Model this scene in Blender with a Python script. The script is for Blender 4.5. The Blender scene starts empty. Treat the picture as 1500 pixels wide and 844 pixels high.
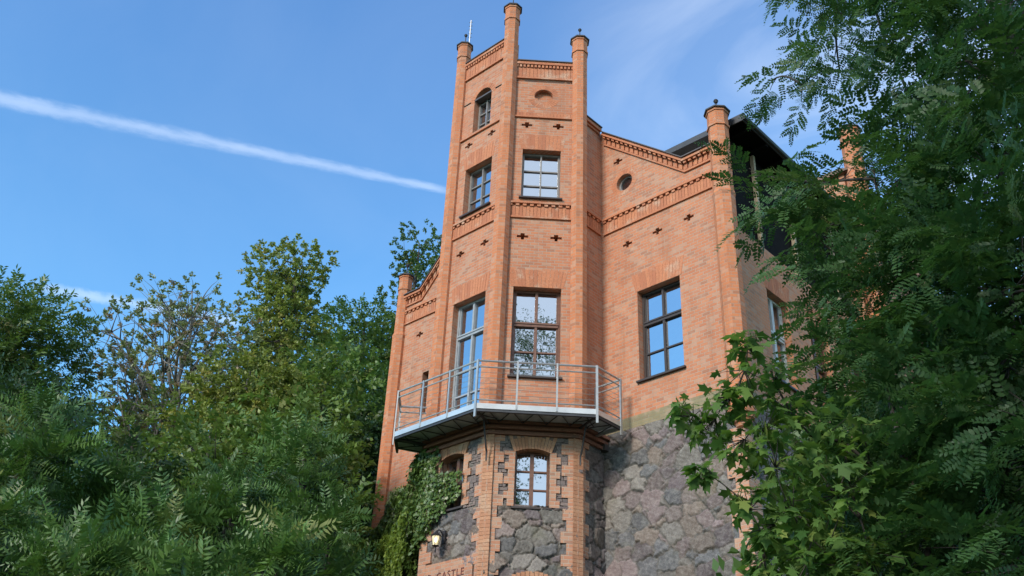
import bpy, bmesh, math, random
import numpy as np
from mathutils import Vector, Matrix
from mathutils.geometry import tessellate_polygon

scene = bpy.context.scene
COL = scene.collection
R = math.radians

# ------------------------------------------------------------------ camera, sky, sun, exposure
PITCH, ROLL, YAW = 0.5404, 0.0448, 0.7656
FW = Vector((-math.sin(YAW)*math.cos(PITCH), math.cos(YAW)*math.cos(PITCH), math.sin(PITCH)))
RT0 = Vector((math.cos(YAW), math.sin(YAW), 0)); UP0 = RT0.cross(FW)
RT = RT0*math.cos(ROLL)+UP0*math.sin(ROLL); UP = UP0*math.cos(ROLL)-RT0*math.sin(ROLL)
CAM = Vector((0, 0, 1.6))
cd = bpy.data.cameras.new('camera'); cam = bpy.data.objects.new('camera', cd); COL.objects.link(cam)
cd.sensor_width = 36; cd.lens = 36.0; cd.clip_start = 0.05; cd.clip_end = 20000
m = Matrix.Identity(4)
for i in range(3):
    m[i][0] = RT[i]; m[i][1] = UP[i]; m[i][2] = -FW[i]; m[i][3] = CAM[i]
cam.matrix_world = m
scene.camera = cam

SUN_EL, SUN_AZ = R(30), math.atan2(0.12, -1.0)      # azimuth measured from +Y towards +X
world = bpy.data.worlds.new('World'); scene.world = world; world.use_nodes = True
nt = world.node_tree; nt.nodes.clear()
def N(tree, typ, **kw):
    n = tree.nodes.new(typ)
    for k, v in kw.items():
        if k in n.inputs: n.inputs[k].default_value = v
        else: setattr(n, k, v)
    return n
sky = N(nt, 'ShaderNodeTexSky', sky_type='NISHITA', sun_disc=False, sun_elevation=SUN_EL, sun_rotation=SUN_AZ,
        altitude=100, air_density=1.0, dust_density=0.4, ozone_density=1.6)
bg = N(nt, 'ShaderNodeBackground', Strength=0.14)
wo = N(nt, 'ShaderNodeOutputWorld')
tc = N(nt, 'ShaderNodeTexCoord')
# thin high cloud veil: stretched noise on the sky direction
mp = N(nt, 'ShaderNodeMapping'); mp.inputs['Scale'].default_value = (1.0, 2.6, 4.2); mp.inputs['Rotation'].default_value = (0.3, 0.5, 0.7)
nz = N(nt, 'ShaderNodeTexNoise', Scale=1.6, Detail=7.0, Roughness=0.55, Distortion=0.6)
rp = N(nt, 'ShaderNodeValToRGB'); rp.color_ramp.elements[0].position = 0.42; rp.color_ramp.elements[1].position = 0.85
nt.links.new(tc.outputs['Generated'], mp.inputs['Vector']); nt.links.new(mp.outputs['Vector'], nz.inputs['Vector'])
nt.links.new(nz.outputs['Fac'], rp.inputs['Fac'])
# the veil thickens towards the north-east side of the sky (right of the house) and round the sun
def dirmask(v, lo, hi):
    d = N(nt, 'ShaderNodeVectorMath', operation='DOT_PRODUCT'); d.inputs[1].default_value = v
    nt.links.new(tc.outputs['Generated'], d.inputs[0])
    mr = N(nt, 'ShaderNodeMapRange'); mr.interpolation_type = 'SMOOTHSTEP'
    mr.inputs['From Min'].default_value = lo; mr.inputs['From Max'].default_value = hi
    nt.links.new(d.outputs['Value'], mr.inputs['Value']); return mr.outputs['Result']
def at(px, py, dist):
    v = FW + RT*((px-750)/1500) + UP*((422-py)/1500)
    h = math.hypot(v.x, v.y)
    return CAM + v*(dist/h)
def direc(px, py):
    return (FW + RT*((px-750)/1500) + UP*((422-py)/1500)).normalized()
VEIL = direc(1330, 230)
mk = dirmask(VEIL, 0.93, 1.0)
ma = N(nt, 'ShaderNodeMath', operation='MULTIPLY_ADD'); ma.inputs[1].default_value = 0.75; ma.inputs[2].default_value = 0.05
nt.links.new(mk, ma.inputs[0])
mm = N(nt, 'ShaderNodeMath', operation='MULTIPLY'); nt.links.new(ma.outputs[0], mm.inputs[0])
ad = N(nt, 'ShaderNodeMath', operation='MULTIPLY_ADD'); ad.inputs[1].default_value = 0.85; ad.inputs[2].default_value = 0.12
nt.links.new(rp.outputs['Color'], ad.inputs[0]); nt.links.new(ad.outputs[0], mm.inputs[1])
mb = dirmask(Vector((0.62, -0.62, 0.42)).normalized(), 0.55, 0.95)      # bright milky sky on the sun's side
mb2 = N(nt, 'ShaderNodeMath', operation='MULTIPLY'); mb2.inputs[1].default_value = 0.75; nt.links.new(mb, mb2.inputs[0])
mx2 = N(nt, 'ShaderNodeMath', operation='MAXIMUM'); nt.links.new(mm.outputs[0], mx2.inputs[0]); nt.links.new(mb2.outputs[0], mx2.inputs[1])
hs = N(nt, 'ShaderNodeMix', data_type='RGBA', blend_type='MULTIPLY'); hs.inputs[0].default_value = 1.0; sz = N(nt, 'ShaderNodeSeparateXYZ'); nt.links.new(tc.outputs['Generated'], sz.inputs[0])
el = N(nt, 'ShaderNodeMapRange'); el.inputs['From Min'].default_value = 0.35; el.inputs['From Max'].default_value = 0.80; nt.links.new(sz.outputs[2], el.inputs['Value'])
tint = N(nt, 'ShaderNodeMix', data_type='RGBA'); tint.inputs[6].default_value = (0.60, 1.10, 1.25, 1); tint.inputs[7].default_value = (0.70, 1.03, 1.32, 1); nt.links.new(el.outputs[0], tint.inputs[0]); nt.links.new(tint.outputs[2], hs.inputs[7])
nt.links.new(sky.outputs[0], hs.inputs[6])
mix = N(nt, 'ShaderNodeMix', data_type='RGBA'); mix.inputs[7].default_value = (5.0, 5.4, 5.9, 1)
nt.links.new(mx2.outputs[0], mix.inputs[0]); nt.links.new(hs.outputs[2], mix.inputs[6])
nt.links.new(mix.outputs[2], bg.inputs['Color']); nt.links.new(bg.outputs[0], wo.inputs['Surface'])

sl = bpy.data.lights.new('sun', 'SUN'); so = bpy.data.objects.new('sun', sl); COL.objects.link(so)
sl.energy = 2.1; sl.angle = R(14); sl.color = (1.0, 0.93, 0.84)
sd = Vector((math.sin(SUN_AZ)*math.cos(SUN_EL), math.cos(SUN_AZ)*math.cos(SUN_EL), math.sin(SUN_EL)))
so.rotation_euler = sd.to_track_quat('Z', 'Y').to_euler()

scene.view_settings.view_transform = 'Standard'; scene.view_settings.look = 'None'
scene.view_settings.exposure = 0.85; scene.view_settings.gamma = 1.0; scene.view_settings.use_curve_mapping = False

# ------------------------------------------------------------------ materials
def new_mat(name):
    mt = bpy.data.materials.new(name); mt.use_nodes = True
    t = mt.node_tree; b = t.nodes['Principled BSDF']; return mt, t, b
def L(t, a, b): t.links.new(a, b)
def mixc(t, fac, a, b, blend='MIX'):
    n = t.nodes.new('ShaderNodeMix'); n.data_type = 'RGBA'; n.blend_type = blend
    for sock, v in ((0, fac), (6, a), (7, b)):
        if hasattr(v, 'is_output'): L(t, v, n.inputs[sock])
        elif isinstance(v, (int, float)): n.inputs[sock].default_value = v
        else: n.inputs[sock].default_value = (*v, 1)
    return n.outputs[2]
def noise(t, vec, scale, detail=4, rough=0.55):
    n = N(t, 'ShaderNodeTexNoise', Scale=scale, Detail=detail, Roughness=rough)
    if vec is not None: L(t, vec, n.inputs['Vector'])
    return n.outputs['Fac']
def ramp(t, v, p0, p1):
    n = N(t, 'ShaderNodeMapRange'); n.inputs['From Min'].default_value = p0; n.inputs['From Max'].default_value = p1
    n.interpolation_type = 'SMOOTHSTEP'; L(t, v, n.inputs['Value']); return n.outputs['Result']

def brick_mat(name, c1, c2, mortar, stain=(0.16, 0.10, 0.08), pale=(0.50, 0.34, 0.235), pale_amt=0.35, moss=0.0):
    mt, t, b = new_mat(name)
    uv = N(t, 'ShaderNodeUVMap').outputs[0]; pos = N(t, 'ShaderNodeNewGeometry').outputs['Position']
    bk = N(t, 'ShaderNodeTexBrick', Scale=1.0)
    bk.offset = 0.5; bk.inputs['Brick Width'].default_value = 0.19; bk.inputs['Row Height'].default_value = 0.0765
    bk.inputs['Mortar Size'].default_value = 0.0065; bk.inputs['Mortar Smooth'].default_value = 0.3; bk.inputs['Bias'].default_value = -0.1
    bk.inputs['Color1'].default_value = (*c1, 1); bk.inputs['Color2'].default_value = (*c2, 1); bk.inputs['Mortar'].default_value = (*mortar, 1)
    # slightly wandering courses
    L(t, uv, bk.inputs['Vector'])
    # a second brick lookup gives single odd bricks: pale and burnt ones
    bk2 = N(t, 'ShaderNodeTexBrick', Scale=1.0); bk2.offset = 0.5
    for k, v in (('Brick Width', 0.19), ('Row Height', 0.0765), ('Mortar Size', 0.0), ('Bias', 0.0)): bk2.inputs[k].default_value = v
    bk2.inputs['Color1'].default_value = (0, 0, 0, 1); bk2.inputs['Color2'].default_value = (1, 1, 1, 1)
    L(t, uv, bk2.inputs['Vector'])
    odd = ramp(t, bk2.outputs['Color'], 0.80, 0.86); odd2 = ramp(t, bk2.outputs['Color'], 0.13, 0.08)
    big = noise(t, pos, 0.9, 3); mid = noise(t, pos, 5.0, 4); fine = noise(t, pos, 60, 3)
    notm = N(t, 'ShaderNodeMath', operation='SUBTRACT'); notm.inputs[0].default_value = 1; L(t, bk.outputs['Fac'], notm.inputs[1])
    def mul(a, bb):
        n = N(t, 'ShaderNodeMath', operation='MULTIPLY')
        for i, v in enumerate((a, bb)):
            if isinstance(v, (int, float)): n.inputs[i].default_value = v
            else: L(t, v, n.inputs[i])
        return n.outputs[0]
    c = bk.outputs['Color']
    c = mixc(t, mul(mul(odd, notm.outputs[0]), 0.40), c, pale)
    c = mixc(t, mul(mul(odd2, notm.outputs[0]), 0.45), c, stain)
    c = mixc(t, mul(ramp(t, mid, 0.45, 0.8), pale_amt), c, pale)
    c = mixc(t, mul(ramp(t, big, 0.5, 0.8), 0.45), c, (c1[0]*0.62, c1[1]*0.6, c1[2]*0.62))
    sp = N(t, 'ShaderNodeMapping'); sp.inputs['Scale'].default_value = (2.6, 2.6, 0.22); L(t, pos, sp.inputs[0])
    c = mixc(t, mul(ramp(t, noise(t, sp.outputs[0], 1.3, 5, 0.6), 0.52, 0.72), 0.30), c, (c1[0]*0.45, c1[1]*0.5, c1[2]*0.55))
    if moss: c = mixc(t, mul(ramp(t, mid, 0.3, 0.6), moss), c, (0.16, 0.15, 0.07))
    c = mixc(t, 0.25, c, fine, 'OVERLAY') if False else c
    L(t, c, b.inputs['Base Color']); b.inputs['Roughness'].default_value = 0.9
    bp = N(t, 'ShaderNodeBump', Strength=0.6, Distance=0.012); bp.invert = True
    h = N(t, 'ShaderNodeMath', operation='MULTIPLY_ADD'); h.inputs[1].default_value = 0.35
    L(t, fine, h.inputs[0]); L(t, bk.outputs['Fac'], h.inputs[2]); L(t, h.outputs[0], bp.inputs['Height']); L(t, bp.outputs[0], b.inputs['Normal'])
    return mt
def island_mat(name, c1, c2, c3=None, rough=0.88):
    """separately modelled bricks: each brick its own tone"""
    mt, t, b = new_mat(name)
    g = N(t, 'ShaderNodeNewGeometry'); rnd = g.outputs['Random Per Island']; pos = g.outputs['Position']
    c = mixc(t, rnd, c1, c2)
    if c3: c = mixc(t, ramp(t, noise(t, pos, 3.0, 4), 0.5, 0.75), c, c3)
    c = mixc(t, ramp(t, noise(t, pos, 30, 3), 0.35, 0.9), c, tuple(x*0.6 for x in c1))
    L(t, c, b.inputs['Base Color']); b.inputs['Roughness'].default_value = rough
    bp = N(t, 'ShaderNodeBump', Strength=0.5, Distance=0.008); L(t, noise(t, pos, 70, 3), bp.inputs['Height']); L(t, bp.outputs[0], b.inputs['Normal'])
    return mt
def plain(name, col, rough=0.6, metal=0.0, var=0.25, scale=6.0, bump=0.0):
    mt, t, b = new_mat(name); pos = N(t, 'ShaderNodeNewGeometry').outputs['Position']
    c = mixc(t, ramp(t, noise(t, pos, scale, 5), 0.3, 0.8), col, tuple(x*(1-var) for x in col))
    L(t, c, b.inputs['Base Color']); b.inputs['Roughness'].default_value = rough; b.inputs['Metallic'].default_value = metal
    if bump:
        bp = N(t, 'ShaderNodeBump', Strength=bump, Distance=0.01); L(t, noise(t, pos, scale*8, 3), bp.inputs['Height']); L(t, bp.outputs[0], b.inputs['Normal'])
    return mt
def stone_mat(name):
    mt, t, b = new_mat(name)
    a = N(t, 'ShaderNodeAttribute', attribute_name='stone').outputs['Color']; pos = N(t, 'ShaderNodeNewGeometry').outputs['Position']
    c = mixc(t, ramp(t, noise(t, pos, 9, 8, 0.75), 0.40, 0.65), mixc(t, 0.35, a, (0.08, 0.07, 0.06)), mixc(t, 0.35, a, (0.34, 0.31, 0.27)))
    c = mixc(t, ramp(t, noise(t, pos, 55, 4, 0.7), 0.52, 0.75), c, (0.06, 0.055, 0.05))
    c = mixc(t, ramp(t, noise(t, pos, 1.1, 4, 0.6), 0.55, 0.8), c, mixc(t, 0.5, a, (0.13, 0.13, 0.06)))
    L(t, c, b.inputs['Base Color']); b.inputs['Roughness'].default_value = 0.85
    bp = N(t, 'ShaderNodeBump', Strength=0.8, Distance=0.03); L(t, noise(t, pos, 22, 8, 0.7), bp.inputs['Height']); L(t, bp.outputs[0], b.inputs['Normal'])
    return mt
def glass_mat(name, refl=0.62, tint=(0.9, 0.95, 1.0), inner=(0.012, 0.014, 0.016)):
    mt, t, b = new_mat(name); t.nodes.remove(b)
    gl = N(t, 'ShaderNodeBsdfGlossy', Roughness=0.015); gl.inputs['Color'].default_value = (*tint, 1)
    df = N(t, 'ShaderNodeBsdfDiffuse'); df.inputs['Color'].default_value = (*inner, 1)
    fr = N(t, 'ShaderNodeLayerWeight', Blend=0.35)
    mr = N(t, 'ShaderNodeMapRange'); mr.inputs['To Min'].default_value = refl; mr.inputs['To Max'].default_value = 1.0; L(t, fr.outputs['Fresnel'], mr.inputs['Value'])
    ms = N(t, 'ShaderNodeMixShader'); L(t, mr.outputs[0], ms.inputs[0]); L(t, df.outputs[0], ms.inputs[1]); L(t, gl.outputs[0], ms.inputs[2])
    pos = N(t, 'ShaderNodeNewGeometry').outputs['Position']
    bp = N(t, 'ShaderNodeBump', Strength=0.10, Distance=0.02); L(t, noise(t, pos, 3.5, 2), bp.inputs['Height']); L(t, bp.outputs[0], gl.inputs['Normal'])
    L(t, ms.outputs[0], t.nodes['Material Output'].inputs['Surface']); return mt
def leaf_mat(name, dark, light, odd=None, odd_amt=0.0, trans=0.3, rough=0.45, spec=0.4):
    mt, t, b = new_mat(name)
    a = N(t, 'ShaderNodeAttribute', attribute_name='tint').outputs['Fac']
    c = mixc(t, a, dark, light)
    if odd:
        g = N(t, 'ShaderNodeAttribute', attribute_name='odd').outputs['Fac']
        c = mixc(t, ramp(t, g, 1-odd_amt-0.05, 1-odd_amt+0.05), c, odd)
    L(t, c, b.inputs['Base Color']); b.inputs['Roughness'].default_value = rough; b.inputs['Specular IOR Level'].default_value = spec
    tr = N(t, 'ShaderNodeBsdfTranslucent'); c2 = mixc(t, 0.5, c, (light[0]*1.3, light[1]*1.5, light[2]*0.6)); L(t, c2, tr.inputs['Color'])
    ms = N(t, 'ShaderNodeMixShader'); ms.inputs[0].default_value = trans
    L(t, b.outputs[0], ms.inputs[1]); L(t, tr.outputs[0], ms.inputs[2]); L(t, ms.outputs[0], t.nodes['Material Output'].inputs['Surface'])
    return mt

M_WALL = brick_mat('brick_wall', (0.50, 0.190, 0.092), (0.39, 0.135, 0.068), (0.37, 0.29, 0.22), pale_amt=0.32)
M_SHAFT = brick_mat('brick_shaft', (0.53, 0.185, 0.075), (0.46, 0.145, 0.06), (0.40, 0.24, 0.16), pale_amt=0.12)
M_SIDE = brick_mat('brick_side', (0.55, 0.225, 0.11), (0.42, 0.16, 0.08), (0.38, 0.27, 0.19), pale_amt=0.2)
M_MOSSY = brick_mat('brick_mossy', (0.34, 0.25, 0.15), (0.27, 0.18, 0.11), (0.30, 0.27, 0.20), moss=0.6)
M_QUOIN = brick_mat('brick_quoin', (0.47, 0.235, 0.14), (0.40, 0.16, 0.09), (0.40, 0.33, 0.26), pale_amt=0.4)
M_SOLD = island_mat('soldier_bricks', (0.53, 0.20, 0.095), (0.40, 0.14, 0.07), (0.50, 0.33, 0.23))
M_SOLDQ = island_mat('arch_bricks', (0.49, 0.25, 0.14), (0.39, 0.17, 0.09), (0.45, 0.30, 0.20))
M_SOLDD = island_mat('arch_bricks_dark', (0.16, 0.12, 0.10), (0.24, 0.14, 0.10))
M_CORN = island_mat('cornice_brick', (0.30, 0.13, 0.085), (0.20, 0.09, 0.06), (0.10, 0.07, 0.055))
M_MORTAR = plain('mortar', (0.26, 0.22, 0.18), 0.95, bump=0.6)
M_STONE = stone_mat('field_stone')
M_COPING = plain('coping_metal', (0.10, 0.085, 0.08), 0.5, 0.3)
M_CAP = plain('cap_metal', (0.07, 0.06, 0.055), 0.5, 0.4)
M_IRON = plain('wrought_iron', (0.035, 0.03, 0.03), 0.55, 0.3)
M_GALV = plain('galvanised_steel', (0.40, 0.40, 0.395), 0.42, 0.5, 0.2, 9)
M_GALVL = plain('painted_fascia', (0.60, 0.59, 0.57), 0.35, 0.55, 0.2, 3)
M_STEELD = plain('dark_steel', (0.06, 0.06, 0.065), 0.5, 0.5)
M_GRATE = plain('grating', (0.50, 0.53, 0.56), 0.5, 0.2)
M_WOODB = plain('brown_window_wood', (0.17, 0.075, 0.045), 0.45, 0.0, 0.35, 12)
M_WOODD = plain('dark_window_wood', (0.035, 0.022, 0.018), 0.5, 0.0, 0.3, 12)
M_WOODG = plain('grey_window_paint', (0.22, 0.20, 0.185), 0.4, 0.0, 0.25, 8)
M_DOORG = plain('blue_grey_door_paint', (0.30, 0.32, 0.34), 0.4, 0.0, 0.25, 8)
M_WHITEP = plain('white_window_paint', (0.62, 0.60, 0.56), 0.45, 0.0, 0.25, 8)
M_SILL = plain('sill_metal', (0.05, 0.035, 0.03), 0.5, 0.2)
M_GLASS = glass_mat('window_glass', 0.5)
M_GLASSB = glass_mat('window_glass_dim', 0.30)
M_ROOFD = plain('timber_and_void_shade', (0.012, 0.010, 0.009), 0.9, 0, 0.3, 5)
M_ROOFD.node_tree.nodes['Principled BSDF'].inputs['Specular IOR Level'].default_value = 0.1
M_FASC = plain('eaves_fascia', (0.06, 0.058, 0.058), 0.45, 0.2)
M_TILE = plain('roof_tile', (0.20, 0.13, 0.095), 0.8, 0, 0.5, 8, 0.5)
M_POST = plain('pale_timber', (0.50, 0.38, 0.24), 0.7)
M_BARK = plain('bark', (0.065, 0.055, 0.045), 0.9, 0, 0.5, 12, 0.8)
M_TWIG = plain('twig_bark', (0.05, 0.04, 0.03), 0.85, 0, 0.4, 12)
M_GROUND = plain('meadow_ground', (0.05, 0.075, 0.03), 0.95, 0, 0.5, 0.8, 0.6)
M_LETTER = plain('letter_paint', (0.16, 0.05, 0.04), 0.7)

# ------------------------------------------------------------------ helpers
def tag(o, label=None, cat=None, group=None, kind=None):
    if label: o['label'] = label
    if cat: o['category'] = cat
    if group: o['group'] = group
    if kind: o['kind'] = kind
    return o
def empty(name, loc=(0, 0, 0)):
    o = bpy.data.objects.new(name, None); COL.objects.link(o); o.location = loc; o.empty_display_size = 0.3; return o
def auto_uv(me, swap=False):
    nv = len(me.vertices); nl = len(me.loops); npoly = len(me.polygons)
    if npoly == 0: return
    co = np.empty(nv*3, np.float32); me.vertices.foreach_get('co', co); co = co.reshape(-1, 3)
    li = np.empty(nl, np.int32); me.loops.foreach_get('vertex_index', li)
    nr = np.empty(npoly*3, np.float32); me.polygons.foreach_get('normal', nr); nr = nr.reshape(-1, 3)
    lt = np.empty(npoly, np.int32); me.polygons.foreach_get('loop_total', lt)
    nn = np.repeat(nr, lt, axis=0); P = co[li]
    t = np.stack([-nn[:, 1], nn[:, 0], np.zeros(len(nn))], 1); ln = np.linalg.norm(t, axis=1); flat = np.abs(nn[:, 2]) > 0.7
    t /= np.maximum(ln, 1e-6)[:, None]
    u = (P*t).sum(1); v = P[:, 2].copy()
    u[flat] = P[flat, 0]; v[flat] = P[flat, 1]
    uv = np.stack([v, u] if swap else [u, v], 1).astype(np.float32)
    lay = me.uv_layers.new(name='UVMap'); lay.data.foreach_set('uv', uv.ravel())
class MB:
    def __init__(s): s.v = []; s.f = []
    def poly(s, pts, faces):
        o = len(s.v); s.v += [tuple(p) for p in pts]; s.f += [tuple(i+o for i in f) for f in faces]
    def box(s, o, ax, ay, az):
        """corner o and three edge vectors"""
        o, ax, ay, az = map(Vector, (o, ax, ay, az))
        p = [o, o+ax, o+ax+ay, o+ay, o+az, o+ax+az, o+ax+ay+az, o+ay+az]
        f = [(0, 3, 2, 1), (4, 5, 6, 7), (0, 1, 5, 4), (1, 2, 6, 5), (2, 3, 7, 6), (3, 0, 4, 7)]
        if ax.cross(ay).dot(az) < 0: f = [tuple(reversed(q)) for q in f]
        s.poly(p, f)
    def prism(s, plan, z0, z1, plan2=None):
        n = len(plan); q = plan2 or plan
        pts = [(*p, z0) for p in plan]+[(*p, z1) for p in q]
        f = [tuple(reversed(range(n))), tuple(range(n, 2*n))]+[(i, (i+1) % n, n+(i+1) % n, n+i) for i in range(n)]
        s.poly(pts, f)
    def ring_stack(s, c, levels, n=8, rot=math.pi/8, scale_xy=(1, 1)):
        """lathe with n sides: levels [(z, r)]"""
        pts = []
        for z, r in levels:
            for i in range(n):
                a = rot+2*math.pi*i/n; pts.append((c[0]+r*math.cos(a), c[1]+r*math.sin(a), z))
        f = []
        for k in range(len(levels)-1):
            for i in range(n):
                j = (i+1) % n; f.append((k*n+i, k*n+j, (k+1)*n+j, (k+1)*n+i))
        f.append(tuple(reversed(range(n)))); f.append(tuple(range((len(levels)-1)*n, len(levels)*n)))
        s.poly(pts, f)
    def tube(s, pts, rad, n=6):
        pts = [Vector(p) for p in pts]; k = len(pts)
        rr = rad if isinstance(rad, (list, tuple)) else [rad]*k
        o = len(s.v); up = Vector((0.13, 0.21, 0.97))
        for i, p in enumerate(pts):
            d = (pts[min(i+1, k-1)]-pts[max(i-1, 0)]).normalized()
            if abs(d.dot(up)) > 0.97: a = d.cross(Vector((1, 0, 0))).normalized()
            else: a = d.cross(up).normalized()
            b = d.cross(a)
            for j in range(n):
                t = 2*math.pi*j/n; q = p+(a*math.cos(t)+b*math.sin(t))*rr[i]; s.v.append(tuple(q))
        for i in range(k-1):
            for j in range(n):
                j2 = (j+1) % n; s.f.append((o+i*n+j, o+(i+1)*n+j, o+(i+1)*n+j2, o+i*n+j2))
        s.f.append(tuple(o+j for j in range(n))); s.f.append(tuple(o+(k-1)*n+j for j in reversed(range(n))))
    def build(s, name, mat, parent=None, swap=False, smooth=False, bevel=0):
        me = bpy.data.meshes.new(name); me.from_pydata(s.v, [], s.f)
        mats = mat if isinstance(mat, (list, tuple)) else [mat]
        for q in mats: me.materials.append(q)
        me.validate(); me.update(); auto_uv(me, swap)
        if smooth: me.polygons.foreach_set('use_smooth', [True]*len(me.polygons))
        o = bpy.data.objects.new(name, me); COL.objects.link(o)
        if parent is not None:
            o.parent = parent
            loc = Vector((0, 0, 0)); q = parent
            while q is not None: loc += Vector(q.location); q = q.parent
            o.location = -loc if False else o.location
            if loc.length > 0: me.transform(Matrix.Translation(-loc))
        if bevel:
            bv = o.modifiers.new('bevel', 'BEVEL'); bv.width = bevel; bv.segments = 1; bv.limit_method = 'ANGLE'
        return o

class Wall:
    """a vertical wall plane from plan point a to b; outward normal to the right of a->b"""
    def __init__(s, a, b):
        s.a = Vector((*a, 0)); d = Vector((b[0]-a[0], b[1]-a[1], 0)); s.len = d.length; s.t = d.normalized(); s.n = Vector((s.t.y, -s.t.x, 0))
    def P(s, u, z, out=0.0): return s.a+s.t*u+s.n*out+Vector((0, 0, z))
    def panel(s, mb, outer, holes, depth=0.3, out=0.0):
        polys = [outer]+holes
        vv = [[Vector((u, z, 0)) for u, z in q] for q in polys]
        flat = [p for q in polys for p in q]; tri = tessellate_polygon(vv)
        o = len(mb.v); mb.v += [tuple(s.P(u, z, out)) for u, z in flat]
        for a, b, c in tri:
            pa, pb, pc = flat[a], flat[b], flat[c]
            ar = (pb[0]-pa[0])*(pc[1]-pa[1])-(pb[1]-pa[1])*(pc[0]-pa[0])
            if abs(ar) < 1e-9: continue
            mb.f.append((o+a, o+b, o+c) if ar > 0 else (o+a, o+c, o+b))
        for q in polys:
            area = sum(q[i][0]*q[(i+1) % len(q)][1]-q[(i+1) % len(q)][0]*q[i][1] for i in range(len(q)))
            isout = q is outer
            n = len(q)
            for i in range(n):
                p0, p1 = q[i], q[(i+1) % n]
                a, b, c, d = s.P(*p0, out), s.P(*p1, out), s.P(*p1, out-depth), s.P(*p0, out-depth)
                ccw = area > 0
                fl = (ccw == isout)
                mb.poly([a, b, c, d], [(0, 3, 2, 1)] if fl else [(0, 1, 2, 3)])
    def box(s, mb, u0, u1, z0, z1, d0, d1):
        mb.box(s.P(u0, z0, d0), s.t*(u1-u0), s.n*(d1-d0), Vector((0, 0, z1-z0)))
    def quad(s, mb, pts, d0, d1):
        """extruded polygon in wall plane between offsets d0..d1 (pts ccw seen from outside)"""
        n = len(pts); P = [s.P(u, z, d1) for u, z in pts]+[s.P(u, z, d0) for u, z in pts]
        f = [tuple(range(n)), tuple(reversed(range(n, 2*n)))]+[(i, n+i, n+(i+1) % n, (i+1) % n) for i in range(n)]
        mb.poly(P, f)

rnd = random.Random(7)

# ------------------------------------------------------------------ ground
def ground_z(x, y):
    r = math.hypot(x, y)
    t = min(max((r-13)/24, 0), 1); g = 5.0*t*t*(3-2*t)
    t2 = min(max((r-60)/300, 0), 1)
    return g+6*t2 + 0.25*math.sin(x*0.23)*math.cos(y*0.19)*min(1, r/10) - 0.02*0
def build_ground():
    rs = [0, 2, 4, 7, 10, 13, 16, 19, 22, 26, 30, 35, 40, 50, 65, 90, 130, 200, 350, 700, 1500, 4000, 9000]; n = 72
    vs = [(0, 0, ground_z(0, 0))]; fs = []
    for r in rs[1:]:
        for i in range(n):
            a = 2*math.pi*i/n; x, y = r*math.cos(a), r*math.sin(a); vs.append((x, y, ground_z(x, y)))
    for i in range(n): fs.append((0, 1+i, 1+(i+1) % n))
    for k in range(len(rs)-2):
        for i in range(n):
            j = (i+1) % n; a = 1+k*n; b = 1+(k+1)*n; fs.append((a+i, b+i, b+j, a+j))
    mb = MB(); mb.v = vs; mb.f = fs
    o = mb.build('ground', M_GROUND, smooth=True); tag(o, kind='structure')
build_ground()

# ------------------------------------------------------------------ the house
A = (-15.678, 14.0); B = (-13.886, 14.0); Cc = (-12.611, 15.274); D = (-12.611, 16.148); Ec = (-9.236, 16.148); F = (-19.772, 16.148)
A2 = (-16.953, 15.274); FT = (-16.953, 16.148); OCT = (-14.782, 16.163)
BACK = 30.0
house = empty('brick_house', (-14.78, 18.0, 0))
tag(house, 'red brick castle-like house with octagonal stair tower, stepped pinnacles and fieldstone base', 'house')
wAB, wBC, wCD, wDE = Wall(A, B), Wall(B, Cc), Wall(Cc, D), Wall(D, Ec)
wFA, wA2 = Wall(F, FT), Wall(A2, A)
wFT = Wall(FT, A2)
wEG = Wall(Ec, (Ec[0], BACK)); wLF = Wall((F[0], BACK), F)
ZB = 10.2

def rect(u0, u1, z0, z1): return [(u0, z0), (u1, z0), (u1, z1), (u0, z1)]
def cross(u, z, s=0.070):
    return [(u-s*0.5, z-s*1.2), (u+s*0.5, z-s*1.2), (u+s*0.5, z-s*0.4), (u+s*1.9, z-s*0.4), (u+s*1.9, z+s*0.5), (u+s*0.7, z+s*0.5),
            (u+s*0.7, z+s*1.3), (u-s*0.7, z+s*1.3), (u-s*0.7, z+s*0.5), (u-s*1.9, z+s*0.5), (u-s*1.9, z-s*0.4), (u-s*0.5, z-s*0.4)]
def circ(u, z, r, n=24): return [(u+r*math.cos(2*math.pi*i/n), z+r*math.sin(2*math.pi*i/n)) for i in range(n)]
def archpoly(u0, u1, z0, zs, n=12):
    c = (u0+u1)/2; r = (u1-u0)/2
    return [(u0, z0), (u1, z0)]+[(c+r*math.cos(math.pi*i/n), zs+r*math.sin(math.pi*i/n)) for i in range(n+1)]
def segarch(u0, u1, z0, zs, rise, n=8):
    c = (u0+u1)/2; h = (u1-u0)/2
    return [(u0, z0), (u1, z0)]+[(c+h*math.cos(math.pi*i/n) , zs+rise*(1-((h*math.cos(math.pi*i/n))/h)**2)) for i in range(n+1)]

def cavity(w, q, d, mt=None):      # brick back of the niche; vent crosses get a near-black plate standing for shade
    us = [p[0] for p in q]; zs = [p[1] for p in q]; cavities = MB()
    w.box(cavities, min(us)-0.02, max(us)+0.02, min(zs)-0.02, max(zs)+0.02, -d-0.03, -d); cavities.build('vent_recess', mt or M_WALL, house)

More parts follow.
